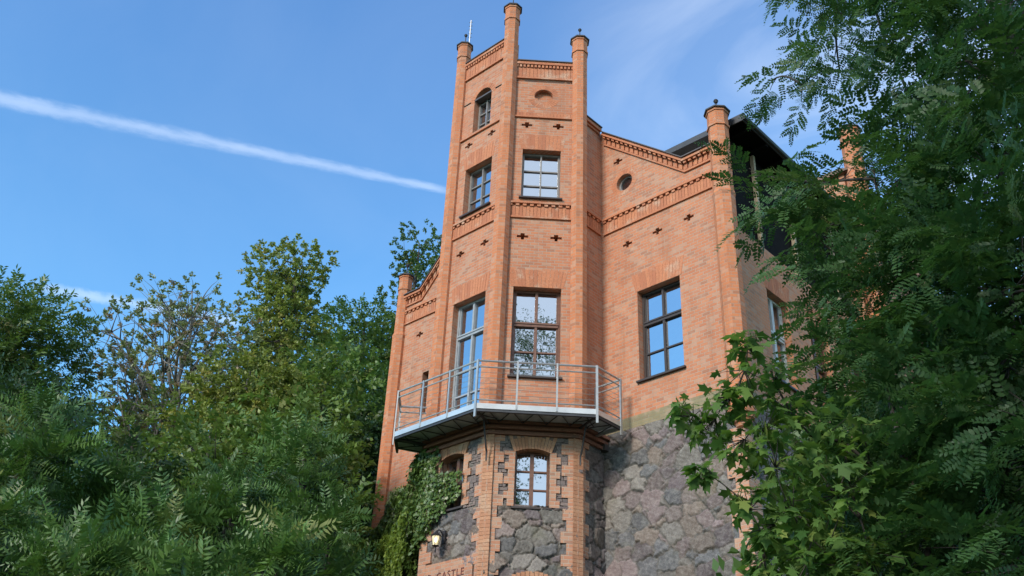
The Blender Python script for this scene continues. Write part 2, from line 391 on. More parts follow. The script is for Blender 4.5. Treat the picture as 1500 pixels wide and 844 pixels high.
# brick walls
body = MB()
def crossset(w, lst, holes):
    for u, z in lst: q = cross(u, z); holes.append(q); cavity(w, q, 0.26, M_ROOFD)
hAB = [rect(0.36, 1.40, 10.2+0.02, 13.49), rect(0.42, 1.34, 15.96, 17.39), archpoly(0.56, 1.18, 18.53, 19.55)]
crossset(wAB, [(0.46, 18.16), (1.27, 18.16), (0.46, 14.85), (1.26, 14.85)], hAB)
wAB.panel(body, rect(0, wAB.len, ZB, 21.05), hAB)
hBC = [rect(0.34, 1.42, 11.25, 13.48), rect(0.42, 1.355, 15.96, 17.41)]
crossset(wBC, [(0.5, 18.17), (1.28, 18.17), (0.5, 14.84), (1.28, 14.84)], hBC)
nich = [(0.9+0.24*math.cos(math.pi*i/14), 19.12+0.24*math.sin(math.pi*i/14)) for i in range(15)]
nich = [(0.9+0.24*math.cos(math.pi*(1+i/14)), 19.12+0.13*math.sin(math.pi*(1+i/14))) for i in range(1, 14)]+nich
hBC.append(nich); cavity(wBC, nich, 0.13)
wBC.panel(body, rect(0, wBC.len, ZB, 20.2), hBC)
# the tower's right return: roof abuts it above the parapet
wCDx = Wall(Cc, (Cc[0], 17.077)); wCD.panel(body, [(0, ZB), (wCD.len, ZB), (wCD.len, 18.52), (0, 18.52)], [])
wA2.panel(body, rect(0, wA2.len, ZB, 20.2), [])
TB = [Cc, (-13.90, 16.62), (-15.30, 17.05), A2]      # the upper storey is shallow: its back runs diagonally into the roof
tback = [Wall(TB[i], TB[i+1]) for i in range(3)]
for w in tback: w.panel(body, rect(0, w.len, 14.0, 20.2), [])
# facade
hDE = [rect(0.99, 2.13, 11.24, 13.46), circ(0.70, 16.67, 0.235)]
crossset(wDE, [(0.52, 17.38), (0.75, 14.84), (1.6, 14.84), (2.45, 14.84)], hDE)
wDE.panel(body, [(0, ZB), (wDE.len, ZB), (wDE.len, 16.43), (2.43, 16.43), (0, 18.52)], hDE)
hFA = [rect(1.10, 1.34, 12.35, 13.6)]
crossset(wFA, [(0.83, 14.84)], hFA)
wFA.panel(body, rect(0, 0.6, ZB, 16.25), []); wFA.panel(body, [(0.6, ZB), (wFA.len, ZB), (wFA.len, 18.4), (0.80, 16.25), (0.6, 16.25)], hFA)
walls = body.build('brick_wall', M_WALL, house)
sb = MB()
side_wins = [(1.50, 2.42), (3.36, 4.28), (5.3, 6.2), (7.3, 8.2), (9.3, 10.2)]
wEG.panel(sb, rect(0.012, wEG.len, ZB, 14.46), [rect(a, b, 11.18, 13.36) for a, b in side_wins])
wLF.panel(sb, rect(0, wLF.len-0.012, ZB, 14.46), [])
wBKW = Wall((Ec[0], BACK), (F[0], BACK)); wBKW.panel(sb, rect(0, wBKW.len, 0, 14.46), [])
sb.build('side_wall', M_SIDE, house)
# room floor and dark inner shell so that nothing shows through
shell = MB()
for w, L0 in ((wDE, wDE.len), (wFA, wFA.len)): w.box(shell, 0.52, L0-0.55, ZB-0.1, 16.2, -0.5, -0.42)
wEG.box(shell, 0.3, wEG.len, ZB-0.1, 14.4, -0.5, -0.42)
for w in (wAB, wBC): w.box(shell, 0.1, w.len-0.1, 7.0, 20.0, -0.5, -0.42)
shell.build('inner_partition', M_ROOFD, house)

# mossy plinth courses on top of the field stone
pl = MB()
for w, b0, b1 in ((wDE, 0.0, wDE.len+0.03), (wEG, 0.032, wEG.len), (wFA, 0, wFA.len)):
    pl = MB(); w.box(pl, b0, b1, ZB, ZB+0.27, -0.05, 0.03 if w is not wEG else 0.028); pl.build('plinth_course', M_MOSSY, house)

# ---- soldier-brick lintels (flat arches, slightly fanned)
def lintel(w, u0, u1, z, h=0.46, pitch=0.083, fan=0.10, nm='lintel'):
    mb = MB(); n = round((u1-u0+0.10)/pitch)
    for i in range(n):
        a = (i+0.05)/n; b = (i+0.95)/n
        lo = lambda s: u0-0.05+(u1-u0+0.10)*s; hi = lambda s: u0-0.05-fan+(u1-u0+0.10+2*fan)*s
        w.quad(mb, [(lo(a), z+0.004), (lo(b), z+0.004), (hi(b), z+h), (hi(a), z+h)], -0.03, 0.004+rnd.random()*0.004)
    return mb.build(nm, M_SOLD, house)
lintel(wBC, 0.42, 1.355, 17.41, 0.47, fan=0.06); lintel(wAB, 0.42, 1.34, 17.39, 0.47, fan=0.06)
lintel(wBC, 0.34, 1.42, 13.48); lintel(wAB, 0.36, 1.40, 13.49, 0.46, fan=0.05)
lintel(wDE, 0.99, 2.13, 13.46, 0.47)
for a, b in side_wins[:3]: lintel(wEG, a, b, 13.36, 0.45)

# ---- brick bands
def band(w, u0, u1, z0, z1, nm='brick_band', proud=1.0):
    mb = MB(); k = proud
    w.box(mb, u0, u1, z0, z0+0.045, -0.02, 0.045*k)
    n = max(3, round((u1-u0)/0.083)); p = (u1-u0)/n
    for i in range(n):
        o = 0.018+rnd.random()*0.008
        w.box(mb, u0+i*p+0.004, u0+(i+1)*p-0.004, z0+0.05, z1-0.115, -0.02, o*k)
        if i % 2 == 0: w.box(mb, u0+i*p, u0+(i+1)*p, z1-0.112, z1-0.05, -0.02, 0.05*k)
    w.box(mb, u0, u1, z1-0.047, z1, -0.02, 0.068*k)
    return mb.build(nm, M_SOLD, house)
S = 0.14
for w, u0, u1 in ((wAB, S, wAB.len-S), (wBC, S, wBC.len-S), (wCD, S, wCD.len-0.07), (wDE, 0.072, wDE.len-S), (wFA, S, wFA.len), (wA2, S, wA2.len-S)):
    band(w, u0, u1, 15.35, 15.80)
for w in (wAB, wBC, wA2):          # thin string course below the top storey with a soldier row above it
    mb = MB(); w.box(mb, S, w.len-S, 18.40, 18.445, -0.02, 0.05)
    if w is not wAB:
        n = 18; p = (w.len-2*S)/n
        for i in range(n): w.box(mb, S+i*p+0.004, S+(i+1)*p-0.004, 18.45, 18.58, -0.02, 0.010+rnd.random()*0.008)
    mb.build('string_course', M_SOLD, house)
# rubbed brick under the niche and round the arched window and the round window
def voussoirs(w, c, r0, r1, a0, a1, n, nm, mat=None, sz=1.0):
    mb = MB()
    for i in range(n):
        p = a0+(a1-a0)*(i+0.06)/n; q = a0+(a1-a0)*(i+0.94)/n
        f = lambda r, t: (c[0]+r*math.cos(t), c[1]+sz*r*math.sin(t))
        w.quad(mb, [f(r0, p), f(r1, p), f(r1, q), f(r0, q)], -0.03, 0.002+rnd.random()*0.003)
    return mb.build(nm, mat or M_SOLD, house)
voussoirs(wBC, (0.9, 19.12), 0.245, 0.38, 0.05, math.pi-0.05, 15, 'niche_arch')
voussoirs(wBC, (0.9, 19.10), 0.17, 0.40, math.pi+0.25, 2*math.pi-0.25, 15, 'niche_fan', sz=0.9)
voussoirs(wAB, (0.87, 19.55), 0.315, 0.45, 0.05, math.pi-0.05, 13, 'window_arch')
voussoirs(wDE, (0.70, 16.67), 0.24, 0.37, 0, 2*math.pi, 26, 'round_window_arch')
# ---- tower parapets
def parapet(w, zt, zb, u0=S, extra=0.0):
    mb = MB()
    w.box(mb, u0, w.len-u0, zb, zb+0.05, -0.02, 0.05)
    n = round((w.len-2*u0)/0.095); p = (w.len-2*u0)/n
    for i in range(n):
        w.box(mb, u0+i*p+0.004, u0+(i+1)*p-0.004, zb+0.055, zt-0.20, -0.02, 0.016+rnd.random()*0.01)
        w.box(mb, u0+i*p+0.018, u0+(i+1)*p-0.018, zt-0.198, zt-0.115, -0.02, 0.055)
    w.box(mb, u0, w.len-u0, zt-0.112, zt-0.062, -0.3, 0.075)
    w.box(mb, u0, w.len-u0, zt-0.06, zt, -0.32, 0.055)
    f = mb.build('parapet', M_SOLD, house)
    cb = MB(); w.box(cb, u0, w.len-u0, zt+0.002, zt+0.028, -0.35, 0.085); cb.build('coping', M_COPING, f)
parapet(wAB, 21.12, 20.49); parapet(wBC, 20.26, 19.68); parapet(wA2, 21.12, 20.49)
for w in tback: parapet(w, 20.26, 19.68)
mb = MB(); mb.prism([A, B, *TB], 19.6, 19.65); mb.build('tower_roof', M_COPING, house)
# ---- raking parapets of the facade
def raking(w, pts, pitch, h, nm='raking_parapet'):
    """pts: [(u, ztop)] polyline"""
    mb = MB(); cb = MB()
    for k in range(len(pts)-1):
        (ua, za), (ub, zb) = pts[k], pts[k+1]
        sl = (zb-za)/(ub-ua); zz = lambda u: za+sl*(u-ua)
        def strip(m, t0, t1, d0, d1): w.quad(m, [(ua, za+t0), (ub, zb+t0), (ub, zb+t1), (ua, za+t1)], d0, d1)
        strip(mb, -h-0.05, -h, -0.02, 0.045)
        strip(mb, -0.10, -0.045, -0.26, 0.13)
        strip(mb, -0.043, 0.0, -0.26, 0.10)
        strip(cb, 0.002, 0.03, -0.29, 0.145)
        n = max(2, round(abs(ub-ua)/pitch)); p = (ub-ua)/n
        for i in range(n):
            u0 = ua+(i+0.18)*p; u1 = ua+(i+0.72)*p
            # little stepped corbel: two stacked blocks
            w.quad(mb, [(u0, zz(u0)-h*0.98), (u1, zz(u1)-h*0.98), (u1, zz(u1)-h*0.5), (u0, zz(u0)-h*0.5)], -0.02, 0.05)
            w.quad(mb, [(u0, zz(u0)-h*0.5), (u1, zz(u1)-h*0.5), (u1, zz(u1)-0.103), (u0, zz(u0)-0.103)], -0.02, 0.10)
    f = mb.build(nm, M_SOLD, house); cb.build('coping', M_COPING, f)
raking(wDE, [(0.1, 18.47), (2.43, 16.47), (wDE.len-S, 16.47)], 0.135, 0.32)
raking(wFA, [(0.12, 16.29), (0.80, 16.29), (wFA.len-0.1, 18.3)], 0.135, 0.30)
mb = MB(); wCD.box(mb, S, wCD.len-0.1, 18.50, 18.60, -0.02, 0.10); wCD.box(mb, S, wCD.len-0.1, 18.44, 18.495, -0.02, 0.05)
f = mb.build('string_course', M_SOLD, house); cb = MB(); wCD.box(cb, S, wCD.len-0.1, 18.602, 18.63, -0.02, 0.13); cb.build('coping', M_COPING, f)

# ---- octagonal shafts with pinnacles
def shaft(c, ztop, r, z0=ZB, shoulder=None, finial=0.45, r_low=None, ball=0.05):
    mb = MB(); rl = r_low or r
    lv = [(z0, rl)]
    if shoulder: lv += [(shoulder-0.10, rl), (shoulder, rl*1.06), (shoulder+0.10, r)]
    zn = ztop-0.46
    lv += [(zn-0.04, r), (zn-0.035, r*1.13), (zn+0.02, r*1.13), (zn+0.025, r*1.04), (ztop-0.09, r*1.04), (ztop-0.085, r*1.14), (ztop-0.03, r*1.16)]
    mb.ring_stack(c, lv); s = mb.build('corner_shaft', M_SHAFT, house)
    cp = MB(); cp.ring_stack(c, [(ztop-0.028, r*1.32), (ztop, r*1.34), (ztop+0.02, r*1.26), (ztop+0.09, r*0.35), (ztop+0.11, 0.03)]); cp.build('cap', M_CAP, s)
    fi = MB(); fi.ring_stack(c, [(ztop+0.1, 0.013), (ztop+finial-ball, 0.013), (ztop+finial-ball*0.9, ball*0.6), (ztop+finial, ball), (ztop+finial+ball*0.6, ball*0.75), (ztop+finial+ball, 0.01)], 10)
    fi.build('finial', M_IRON, s); return s
shaft(A, 21.88, 0.185); shaft(B, 22.13, 0.20, finial=0.55); shaft(Cc, 21.10, 0.20, finial=0.42)

sE = shaft(Ec, 17.36, 0.232, z0=9.95, shoulder=15.02, r_low=0.245, finial=0.36, ball=0.06)
sF = shaft(F, 17.0, 0.19, z0=8.0, shoulder=15.02, r_low=0.22, finial=0.40, ball=0.06)
cb = MB(); cb.ring_stack(Ec, [(9.50, 0.05), (9.55, 0.13), (9.62, 0.15), (9.63, 0.19), (9.70, 0.20), (9.71, 0.24), (9.78, 0.25), (9.79, 0.29), (9.88, 0.30), (9.89, 0.265), (9.95, 0.26)], 12)
cb.build('shaft_corbel', M_SHAFT, house)
# weather vane rod on the tower's back corner
vz = MB(); c = (-16.2, 14.62)
vz.tube([(c[0], c[1], 19.5), (c[0], c[1], 23.75)], 0.018, 6)
for k in range(5):
    z = 23.05+k*0.15; vz.tube([(c[0]-0.035, c[1]-0.035, z), (c[0]+0.035, c[1]+0.035, z+0.03)], 0.012, 4)
vz.build('aerial_mast', M_GALV, house)

# ---- windows
def window(w, u0, u1, z0, z1, mat, cols=2, rows=(), transom=None, depth=0.17, arch=None, glass=None, fr=0.055, sill=True, seg=None, panel=None, mul=0.045):
    """frame mesh with the glass and the sill as its children; rows: z of glazing bars"""
    mb = MB(); d0, d1 = -depth-0.07, -depth
    def rail(a, b, c, d, e0=0.0): w.box(mb, a, b, c, d, d0, d1+e0)
    ztop = z1
    e = 0.004
    rail(u0+e, u0+fr, z0+e, ztop-e); rail(u1-fr, u1-e, z0+e, ztop-e); rail(u0+fr, u1-fr, z0+e, z0+fr+0.02)
    if arch is None: rail(u0+fr, u1-fr, ztop-fr, ztop-e)
    else:
        cu = (u0+u1)/2; rr = (u1-u0)/2; n = 12
        for i in range(n):
            p = math.pi*i/n; q = math.pi*(i+1)/n; g = lambda r, t: (cu+r*math.cos(t), z1+r*math.sin(t))
            w.quad(mb, [g(rr-fr, p), g(rr-e, p), g(rr-e, q), g(rr-fr, q)], d0, d1)
    top = ztop-fr if arch is None else z1+(u1-u0)/2-fr
    iu0, iu1 = u0+fr, u1-fr
    for i in range(1, cols):
        u = iu0+(iu1-iu0)*i/cols; rail(u-mul/2-0.004, u+mul/2+0.004, z0+fr+0.02, top, 0.012)
    for z in rows: rail(iu0, iu1, z-0.017, z+0.017, -0.012)
    if transom: rail(iu0, iu1, transom-0.05, transom+0.05, 0.022); rail(iu0, iu1, transom+0.012, transom+0.05, 0.04)
    if panel: rail(iu0, iu1, z0+0.05, panel, -0.02)
    if transom:      # casement leaves have their own stiles
        for i in range(cols):
            a = iu0+(iu1-iu0)*i/cols; b = iu0+(iu1-iu0)*(i+1)/cols
            for lo, hi in ((z0+fr+0.02, transom-0.05), (transom+0.05, top)):
                rail(a+0.003, a+0.035, lo, hi, -0.015); rail(b-0.035, b-0.003, lo, hi, -0.015)
    f = mb.build('window', mat, house)
    gm = MB(); gd = -depth-0.045
    if arch is None:      # every pane sits a little differently in its putty
        zc_ = sorted([z0+0.01, z1-0.01]+[z_ for z_ in rows if z0 < z_ < z1]+([transom] if transom else []))
        for ci in range(cols):
            a_ = u0+0.01+(u1-u0-0.02)*ci/cols; b_ = u0+0.01+(u1-u0-0.02)*(ci+1)/cols
            for zi in range(len(zc_)-1):
                j_ = [rnd.uniform(-0.004, 0.004) for _ in range(3)]; dd = (gd+j_[0], gd+j_[1], gd+j_[1]+j_[2]-j_[0]*0, gd+j_[2])
                dd = (gd+j_[0], gd+j_[1], gd+j_[1]+j_[2]-j_[0], gd+j_[2])
                gm.poly([w.P(a_, zc_[zi], dd[0]), w.P(b_, zc_[zi], dd[1]), w.P(b_, zc_[zi+1], dd[2]), w.P(a_, zc_[zi+1], dd[3])], [(0, 1, 2, 3)])
    else: w.quad(gm, archpoly(u0+0.01, u1-0.01, z0+0.01, z1), gd-0.006, gd)
    gm.build('pane', glass or M_GLASS, f)
    if sill:
        sm = MB(); w.quad(sm, rect(u0-0.05, u1+0.05, z0-0.045, z0-0.004), -0.12, 0.07)
        sm.build('sill', M_SILL, f)
    return f
window(wBC, 0.34, 1.42, 11.25, 13.48, M_WOODB, rows=(11.93,), transom=12.60)
window(wDE, 0.99, 2.13, 11.24, 13.46, M_WOODD, rows=(11.93,), transom=12.66)
window(wBC, 0.42, 1.355, 15.96, 17.41, M_WOODG, rows=(16.44, 16.88), fr=0.06, mul=0.03)
window(wAB, 0.42, 1.34, 15.96, 17.39, M_WOODG, rows=(16.44, 16.88), fr=0.06, mul=0.03)
window(wAB, 0.56, 1.18, 18.53, 19.55, M_WOODG, rows=(18.86, 19.2, 19.55), arch=True, mul=0.03, sill=False)
window(wFA, 1.10, 1.34, 12.35, 13.60, M_WOODD, cols=1, rows=(12.9,), sill=False, fr=0.04, glass=M_GLASSB)
for a, b in side_wins: window(wEG, a, b, 11.18, 13.36, M_WHITEP if a < 3 else M_WOODB, rows=(11.85,), transom=12.42, glass=M_GLASSB, mul=0.09)
# balcony door
db = window(wAB, 0.36, 1.40, 10.22, 13.49, M_DOORG, rows=(11.15, 11.75), transom=12.64, panel=None, sill=False)
db.name = 'balcony_door'
# round window
mb = MB(); n = 24
for i in range(n):
    p = 2*math.pi*i/n; q = 2*math.pi*(i+1)/n; g = lambda r, t: (0.70+r*math.cos(t), 16.67+r*math.sin(t))
    wDE.quad(mb, [g(0.185, p), g(0.232, p), g(0.232, q), g(0.185, q)], -0.17, -0.11)
f = mb.build('round_window', M_WOODG, house)
gm = MB(); wDE.quad(gm, circ(0.70, 16.67, 0.19), -0.15, -0.14); gm.build('pane', M_GLASSB, f)
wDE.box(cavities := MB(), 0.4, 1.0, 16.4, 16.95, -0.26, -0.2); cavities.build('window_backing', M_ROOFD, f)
gm = MB(); nothing = None

# ------------------------------------------------------------------ the field-stone base
PAL = np.array([(.20, .18, .15), (.21, .15, .14), (.25, .18, .17), (.135, .14, .145), (.22, .165, .125), (.25, .225, .19), (.15, .11, .115), (.29, .22, .19), (.12, .12, .125)])
def rubble(w, u0, u1, z0, z1, parent, name, seed, step=0.02, cell=(0.46, 0.33), out=0.0, amp=0.055, dark=1.0, holes=()):
    rg = np.random.default_rng(seed)
    nu = max(2, int((u1-u0)/step)+1); nz_ = max(2, int((z1-z0)/step)+1)
    U, Z = np.meshgrid(np.linspace(u0, u1, nu), np.linspace(z0, z1, nz_)); x = U.ravel(); y = Z.ravel()
    cx, cy = cell; gx = np.arange(u0-cx*2, u1+cx*2, cx); gy = np.arange(z0-cy*2, z1+cy*2, cy)
    sx, sy = np.meshgrid(gx, gy); sx = sx+((np.arange(len(gy)) % 2)*cx*0.5)[:, None]
    sx = (sx+rg.uniform(-.36, .36, sx.shape)*cx).ravel(); sy = (sy+rg.uniform(-.36, .36, sy.shape)*cy).ravel()
    wt = rg.uniform(-0.004, 0.030, len(sx))*(cx/0.4)**2
    ex = rg.uniform(u0, u1, int(len(sx)*1.0)); ey = rg.uniform(z0, z1, len(ex))
    sx = np.r_[sx, ex]; sy = np.r_[sy, ey]; wt = np.r_[wt, rg.uniform(-0.040, -0.010, len(ex))*(cx/0.4)**2]
    an = rg.uniform(0.75, 1.0, len(sx)); th = rg.uniform(-0.5, 0.5, len(sx))
    # wobble the lookup so that joints are not straight
    wx = x+0.018*np.sin(y*23+np.sin(x*17)*2)+0.012*np.sin(x*41+y*13); wy = y+0.016*np.sin(x*27+np.sin(y*19)*2)+0.010*np.sin(y*47-x*11)
    d1 = np.full(len(x), 9.); d2 = np.full(len(x), 9.); id1 = np.zeros(len(x), int); id2 = np.zeros(len(x), int)
    for i in range(len(sx)):
        c, s = math.cos(th[i]), math.sin(th[i]); dx = wx-sx[i]; dy = wy-sy[i]
        m_ = (np.abs(dx) < 1.0) & (np.abs(dy) < 1.0)
        a = (dx[m_]*c+dy[m_]*s)*an[i]; b = (-dx[m_]*s+dy[m_]*c)*1.12
        d = a*a+b*b-wt[i]
        o1 = d1[m_]; o2 = d2[m_]; oi = id1[m_]
        cl = d < o1
        n2 = np.where(cl, o1, np.minimum(o2, d)); n1 = np.where(cl, d, o1); ni = np.where(cl, i, oi); j2 = np.where(cl, oi, np.where(d < o2, i, id2[m_])); id2[m_] = j2
        d1[m_] = n1; d2[m_] = n2; id1[m_] = ni
    e = (d2-d1)/(2*np.maximum(np.hypot(sx[id1]-sx[id2], sy[id1]-sy[id2]), 0.05)); e += 0.006*np.sin(x*83+y*61)
    t = np.clip((e-0.006*cell[0]/0.4)/(0.022*cell[0]/0.4), 0, 1); t = t**0.5
    gxs = rg.normal(0, 0.10, len(sx)); gys = rg.normal(0, 0.10, len(sx)); hs_ = rg.uniform(-0.3, 0.3, len(sx))*amp
    h = out+t*(amp*0.7+hs_[id1]+np.clip((x-sx[id1])*gxs[id1]+(y-sy[id1])*gys[id1], -0.03, 0.03))
    h += 0.006*np.sin(x*61+y*17)*np.sin(y*53-x*29)*t
    t3 = np.clip((e-0.005*cell[0]/0.4)/(0.010*cell[0]/0.4), 0, 1)[:, None]
    colr = PAL[rg.integers(0, len(PAL), len(sx))]*rg.uniform(0.60, 1.08, (len(sx), 1))*np.array([1.0, 0.95, 0.98])*dark
    jn = np.clip(0.5+0.5*np.sin(x*2.9+1.3*np.sin(y*2.1+seed))*np.cos(y*3.7+x*1.1)+0.35*np.sin(x*13+y*9), 0, 1)[:, None]
    joint = np.array([.050, .042, .036])*(1-jn)+np.array([.115, .095, .08])*jn
    col = colr[id1]*t3+joint*(1-t3)
    P = np.array(w.a)[None]+np.array(w.t)[None]*x[:, None]+np.array(w.n)[None]*h[:, None]; P[:, 2] += y
    off = np.array(parent.location) if parent else 0
    P = P-off
    idx = np.arange(nu*nz_).reshape(nz_, nu)
    q = np.stack([idx[:-1, :-1], idx[:-1, 1:], idx[1:, 1:], idx[1:, :-1]], -1).reshape(-1, 4)
    if len(holes):
        cu = x[q].mean(1); cz = y[q].mean(1); keep = np.ones(len(q), bool)
        for a0, a1, b0, b1 in holes: keep &= ~((cu > a0) & (cu < a1) & (cz > b0) & (cz < b1))
        q = q[keep]
    me = np_mesh(name, P, q, M_STONE)
    at_ = me.attributes.new('stone', 'FLOAT_COLOR', 'POINT'); at_.data.foreach_set('color', np.c_[col, np.ones(len(col))].astype(np.float32).ravel())
    o = bpy.data.objects.new(name, me); COL.objects.link(o); o.parent = parent; return o
def np_mesh(name, P, faces, mat, smooth=False):
    """faces: (n,k) int array"""
    me = bpy.data.meshes.new(name); n, k = faces.shape
    me.vertices.add(len(P)); me.vertices.foreach_set('co', np.ascontiguousarray(P, np.float32).ravel())
    me.loops.add(n*k); me.loops.foreach_set('vertex_index', faces.astype(np.int32).ravel())
    me.polygons.add(n); me.polygons.foreach_set('loop_start', np.arange(0, n*k, k, dtype=np.int32))
    me.update(calc_edges=True); me.materials.append(mat); return me
ZL = 5.6
rubble(wDE, -0.02, wDE.len, ZL, ZB, house, 'stone_wall', 1)
rubble(wCD, 0, wCD.len+0.02, ZL, 9.98, house, 'stone_wall', 2, dark=0.8)
BW = (0.55, 1.23, 8.36, 9.62)
rubble(wBC, 0, wBC.len, ZL, 8.40, house, 'stone_wall', 3, cell=(0.44, 0.32))
rubble(wBC, 0, wBC.len, 8.40, 9.98, house, 'small_stone_wall', 4, cell=(0.13, 0.075), amp=0.03, dark=0.75, holes=[BW], step=0.015)
rubble(wAB, 0, wAB.len, ZL, 8.40, house, 'stone_wall', 5, cell=(0.38, 0.28))
AW = (0.42, 1.10, 8.48, 9.70)
rubble(wAB, 0, wAB.len, 8.40, 9.98, house, 'small_stone_wall', 6, cell=(0.13, 0.075), amp=0.03, dark=0.75, holes=[AW], step=0.015)
rubble(wA2, 0, wA2.len, ZL, 9.98, house, 'stone_wall', 7, step=0.03)
rubble(wFA, 0, wFA.len, ZL, ZB, house, 'stone_wall', 8, step=0.03)
rubble(wEG, 0, 6.0, ZL, ZB, house, 'stone_wall', 9, step=0.025)
M_INFILL = island_mat('dark_small_stone', (0.13, 0.105, 0.10), (0.25, 0.18, 0.155), (0.17, 0.165, 0.15))
for w, (a, b, c_, d_) in ((wBC, BW), (wAB, AW)):
    mb = MB(); z = 8.42
    while z < 9.86:
        h = rnd.choice((0.055, 0.075, 0.075, 0.10)); u = 0.10+rnd.random()*0.1
        while u < w.len-0.10:
            wd = rnd.uniform(0.07, 0.22)
            if u+wd < a-0.02 or u > b+0.02 or z > d_+0.02:
                j = [rnd.uniform(-0.010, 0.010) for _ in range(8)]; o = rnd.uniform(0.022, 0.046)
                w.quad(mb, [(u+0.006+j[0], z+0.005+j[1]*.6), (u+wd-0.006+j[2], z+0.005+j[3]*.6), (u+wd-0.006+j[4], z+h-0.005+j[5]*.6), (u+0.006+j[6], z+h-0.005+j[7]*.6)], -0.02, o)
            u += wd
        z += h
    mb.build('stone_infill', M_INFILL, house)
low = MB()
for w in (wDE, wCD, wBC, wAB, wA2, wFA, wEG, wLF, wFT): w.box(low, 0, w.len, 0, ZL+0.01, -0.4, -0.004)
wEG.box(low, 6.0, wEG.len, ZL, ZB, -0.4, 0.02); wLF.box(low, 0, wLF.len, ZL, ZB, -0.4, 0.0); wFT.box(low, 0, wFT.len, ZL, ZB, -0.4, 0.0)
low.build('foundation_wall', M_MORTAR, house)

def toothed(w, edge, sgn, z0, z1, wmin, wmax, mb, out=0.058, first=0, grp=0.2295):
    """toothed brick jamb along a vertical edge; sgn = direction of the teeth along u"""
    k = first; z = z0
    while z < z1-0.01:
        zt = min(z+grp, z1); wd = (wmax if k % 2 else wmin)*(1+0.15*(rnd.random()-0.5)); a, b = sorted((edge, edge+sgn*wd))
        w.box(mb, a, b, z+0.001, zt-0.001, -0.05, out+rnd.random()*0.006); z = zt; k += 1
def quoin(wl, wr, z0, z1, wmin, wmax, nm='quoin', out=0.06):
    """corner blocks turning round from wall wl (its end) to wall wr (its start)"""
    mb = MB(); z = z0; k = 0
    while z < z1-0.01:
        zt = min(z+0.2295, z1); a = (wmax if k % 2 else wmin)*(1+0.15*(rnd.random()-0.5)); b = (wmin if k % 2 else wmax)*(1+0.15*(rnd.random()-0.5)); o = out+rnd.random()*0.006
        c = wr.P(0, 0, 0); nn = (wl.n+wr.n).normalized(); ko = o/nn.dot(wr.n)
        co = c+nn*ko
        plan = [wl.P(wl.len-a, 0, -0.05), wl.P(wl.len-a, 0, o), co, wr.P(b, 0, o), wr.P(b, 0, -0.05), c-nn*0.06]
        mb.prism([(p.x, p.y) for p in plan], z+0.001, zt-0.001); z = zt; k += 1
    return mb.build(nm, M_QUOIN, house)
quoin(wAB, wBC, ZL, 9.95, 0.20, 0.31, out=0.05); quoin(wBC, wCDx, ZL, 9.95, 0.20, 0.31, out=0.05); quoin(wA2, wAB, ZL, 9.95, 0.20, 0.32)
quoin(wDE, wEG, ZL, 9.56, 0.22, 0.36)
quoin(wLF, wFA, 0.0, 9.2, 0.24, 0.36)
# projecting corner ribs below the tower shafts
for (wl, wr) in ((wAB, wBC), (wBC, wCDx)):
    mb = MB(); nn = (wl.n+wr.n).normalized(); c = wr.P(0, 0, 0)
    for zz in np.arange(ZL, 9.94, 0.0765):
        o = 0.095+rnd.random()*0.006; a = 0.085
        plan = [wl.P(wl.len-a, 0, 0.0), wl.P(wl.len-a, 0, o*0.95), wr.P(a, 0, o*0.95), wr.P(a, 0, 0.0)]
        mb.prism([(p.x, p.y) for p in plan], zz+0.003, zz+0.0735)
    mb.build('corner_rib', M_SOLDQ, house)
# jambs, arches, base windows
for w, (a, b, z0, zs) in ((wBC, (0.53, 1.24, 8.36, 9.50)), (wAB, (0.40, 1.11, 8.48, 9.58))):
    for ed, sg in ((a, -1), (b, 1)): mb = MB(); toothed(w, ed, sg, z0, zs+0.02, 0.13, 0.215, mb, grp=0.153, first=int(sg > 0)); mb.build('window_jamb', M_QUOIN, house)
    mb = MB(); darks = []; n = 13; ua, ub = a-0.03, b+0.03; rise = 0.09
    zc = lambda s: zs+rise*(1-(2*s-1)**2)
    for i in range(n):
        s0, s1 = (i+0.05)/n, (i+0.95)/n; f = lambda s, k: (ua+(ub-ua)*s+(2*s-1)*0.09*k, zc(s)+k*0.26)
        tgt = mb
        w.quad(tgt, [f(s0, 0), f(s1, 0), f(s1, 0.98), f(s0, 0.98)], -0.2, 0.058+rnd.random()*0.006)
        tgt = MB() if i % 2 else mb
        w.quad(tgt, [f(s0, 1.0), f(s1, 1.0), f(s1, 1.5), f(s0, 1.5)], -0.05, 0.05+rnd.random()*0.006)
        if i % 2: darks.append(tgt)
    ar = mb.build('window_arch', M_SOLDQ, house); [q_.build('dark_header_brick', M_SOLDD, ar) for q_ in darks]
    # reveal faces behind the arch opening
    rv = MB(); w.box(rv, a-0.03, a, z0, zs+0.1, -0.3, 0.03); w.box(rv, b, b+0.03, z0, zs+0.1, -0.3, 0.03); w.box(rv, a-0.03, b+0.03, zs+0.1, zs+0.2, -0.3, 0.0)
    rv.build('reveal', M_QUOIN, house)
    window(w, a, b, z0, zs+0.09, M_WOODB, rows=(z0+0.42, z0+0.81), depth=0.14, fr=0.05, mul=0.075)
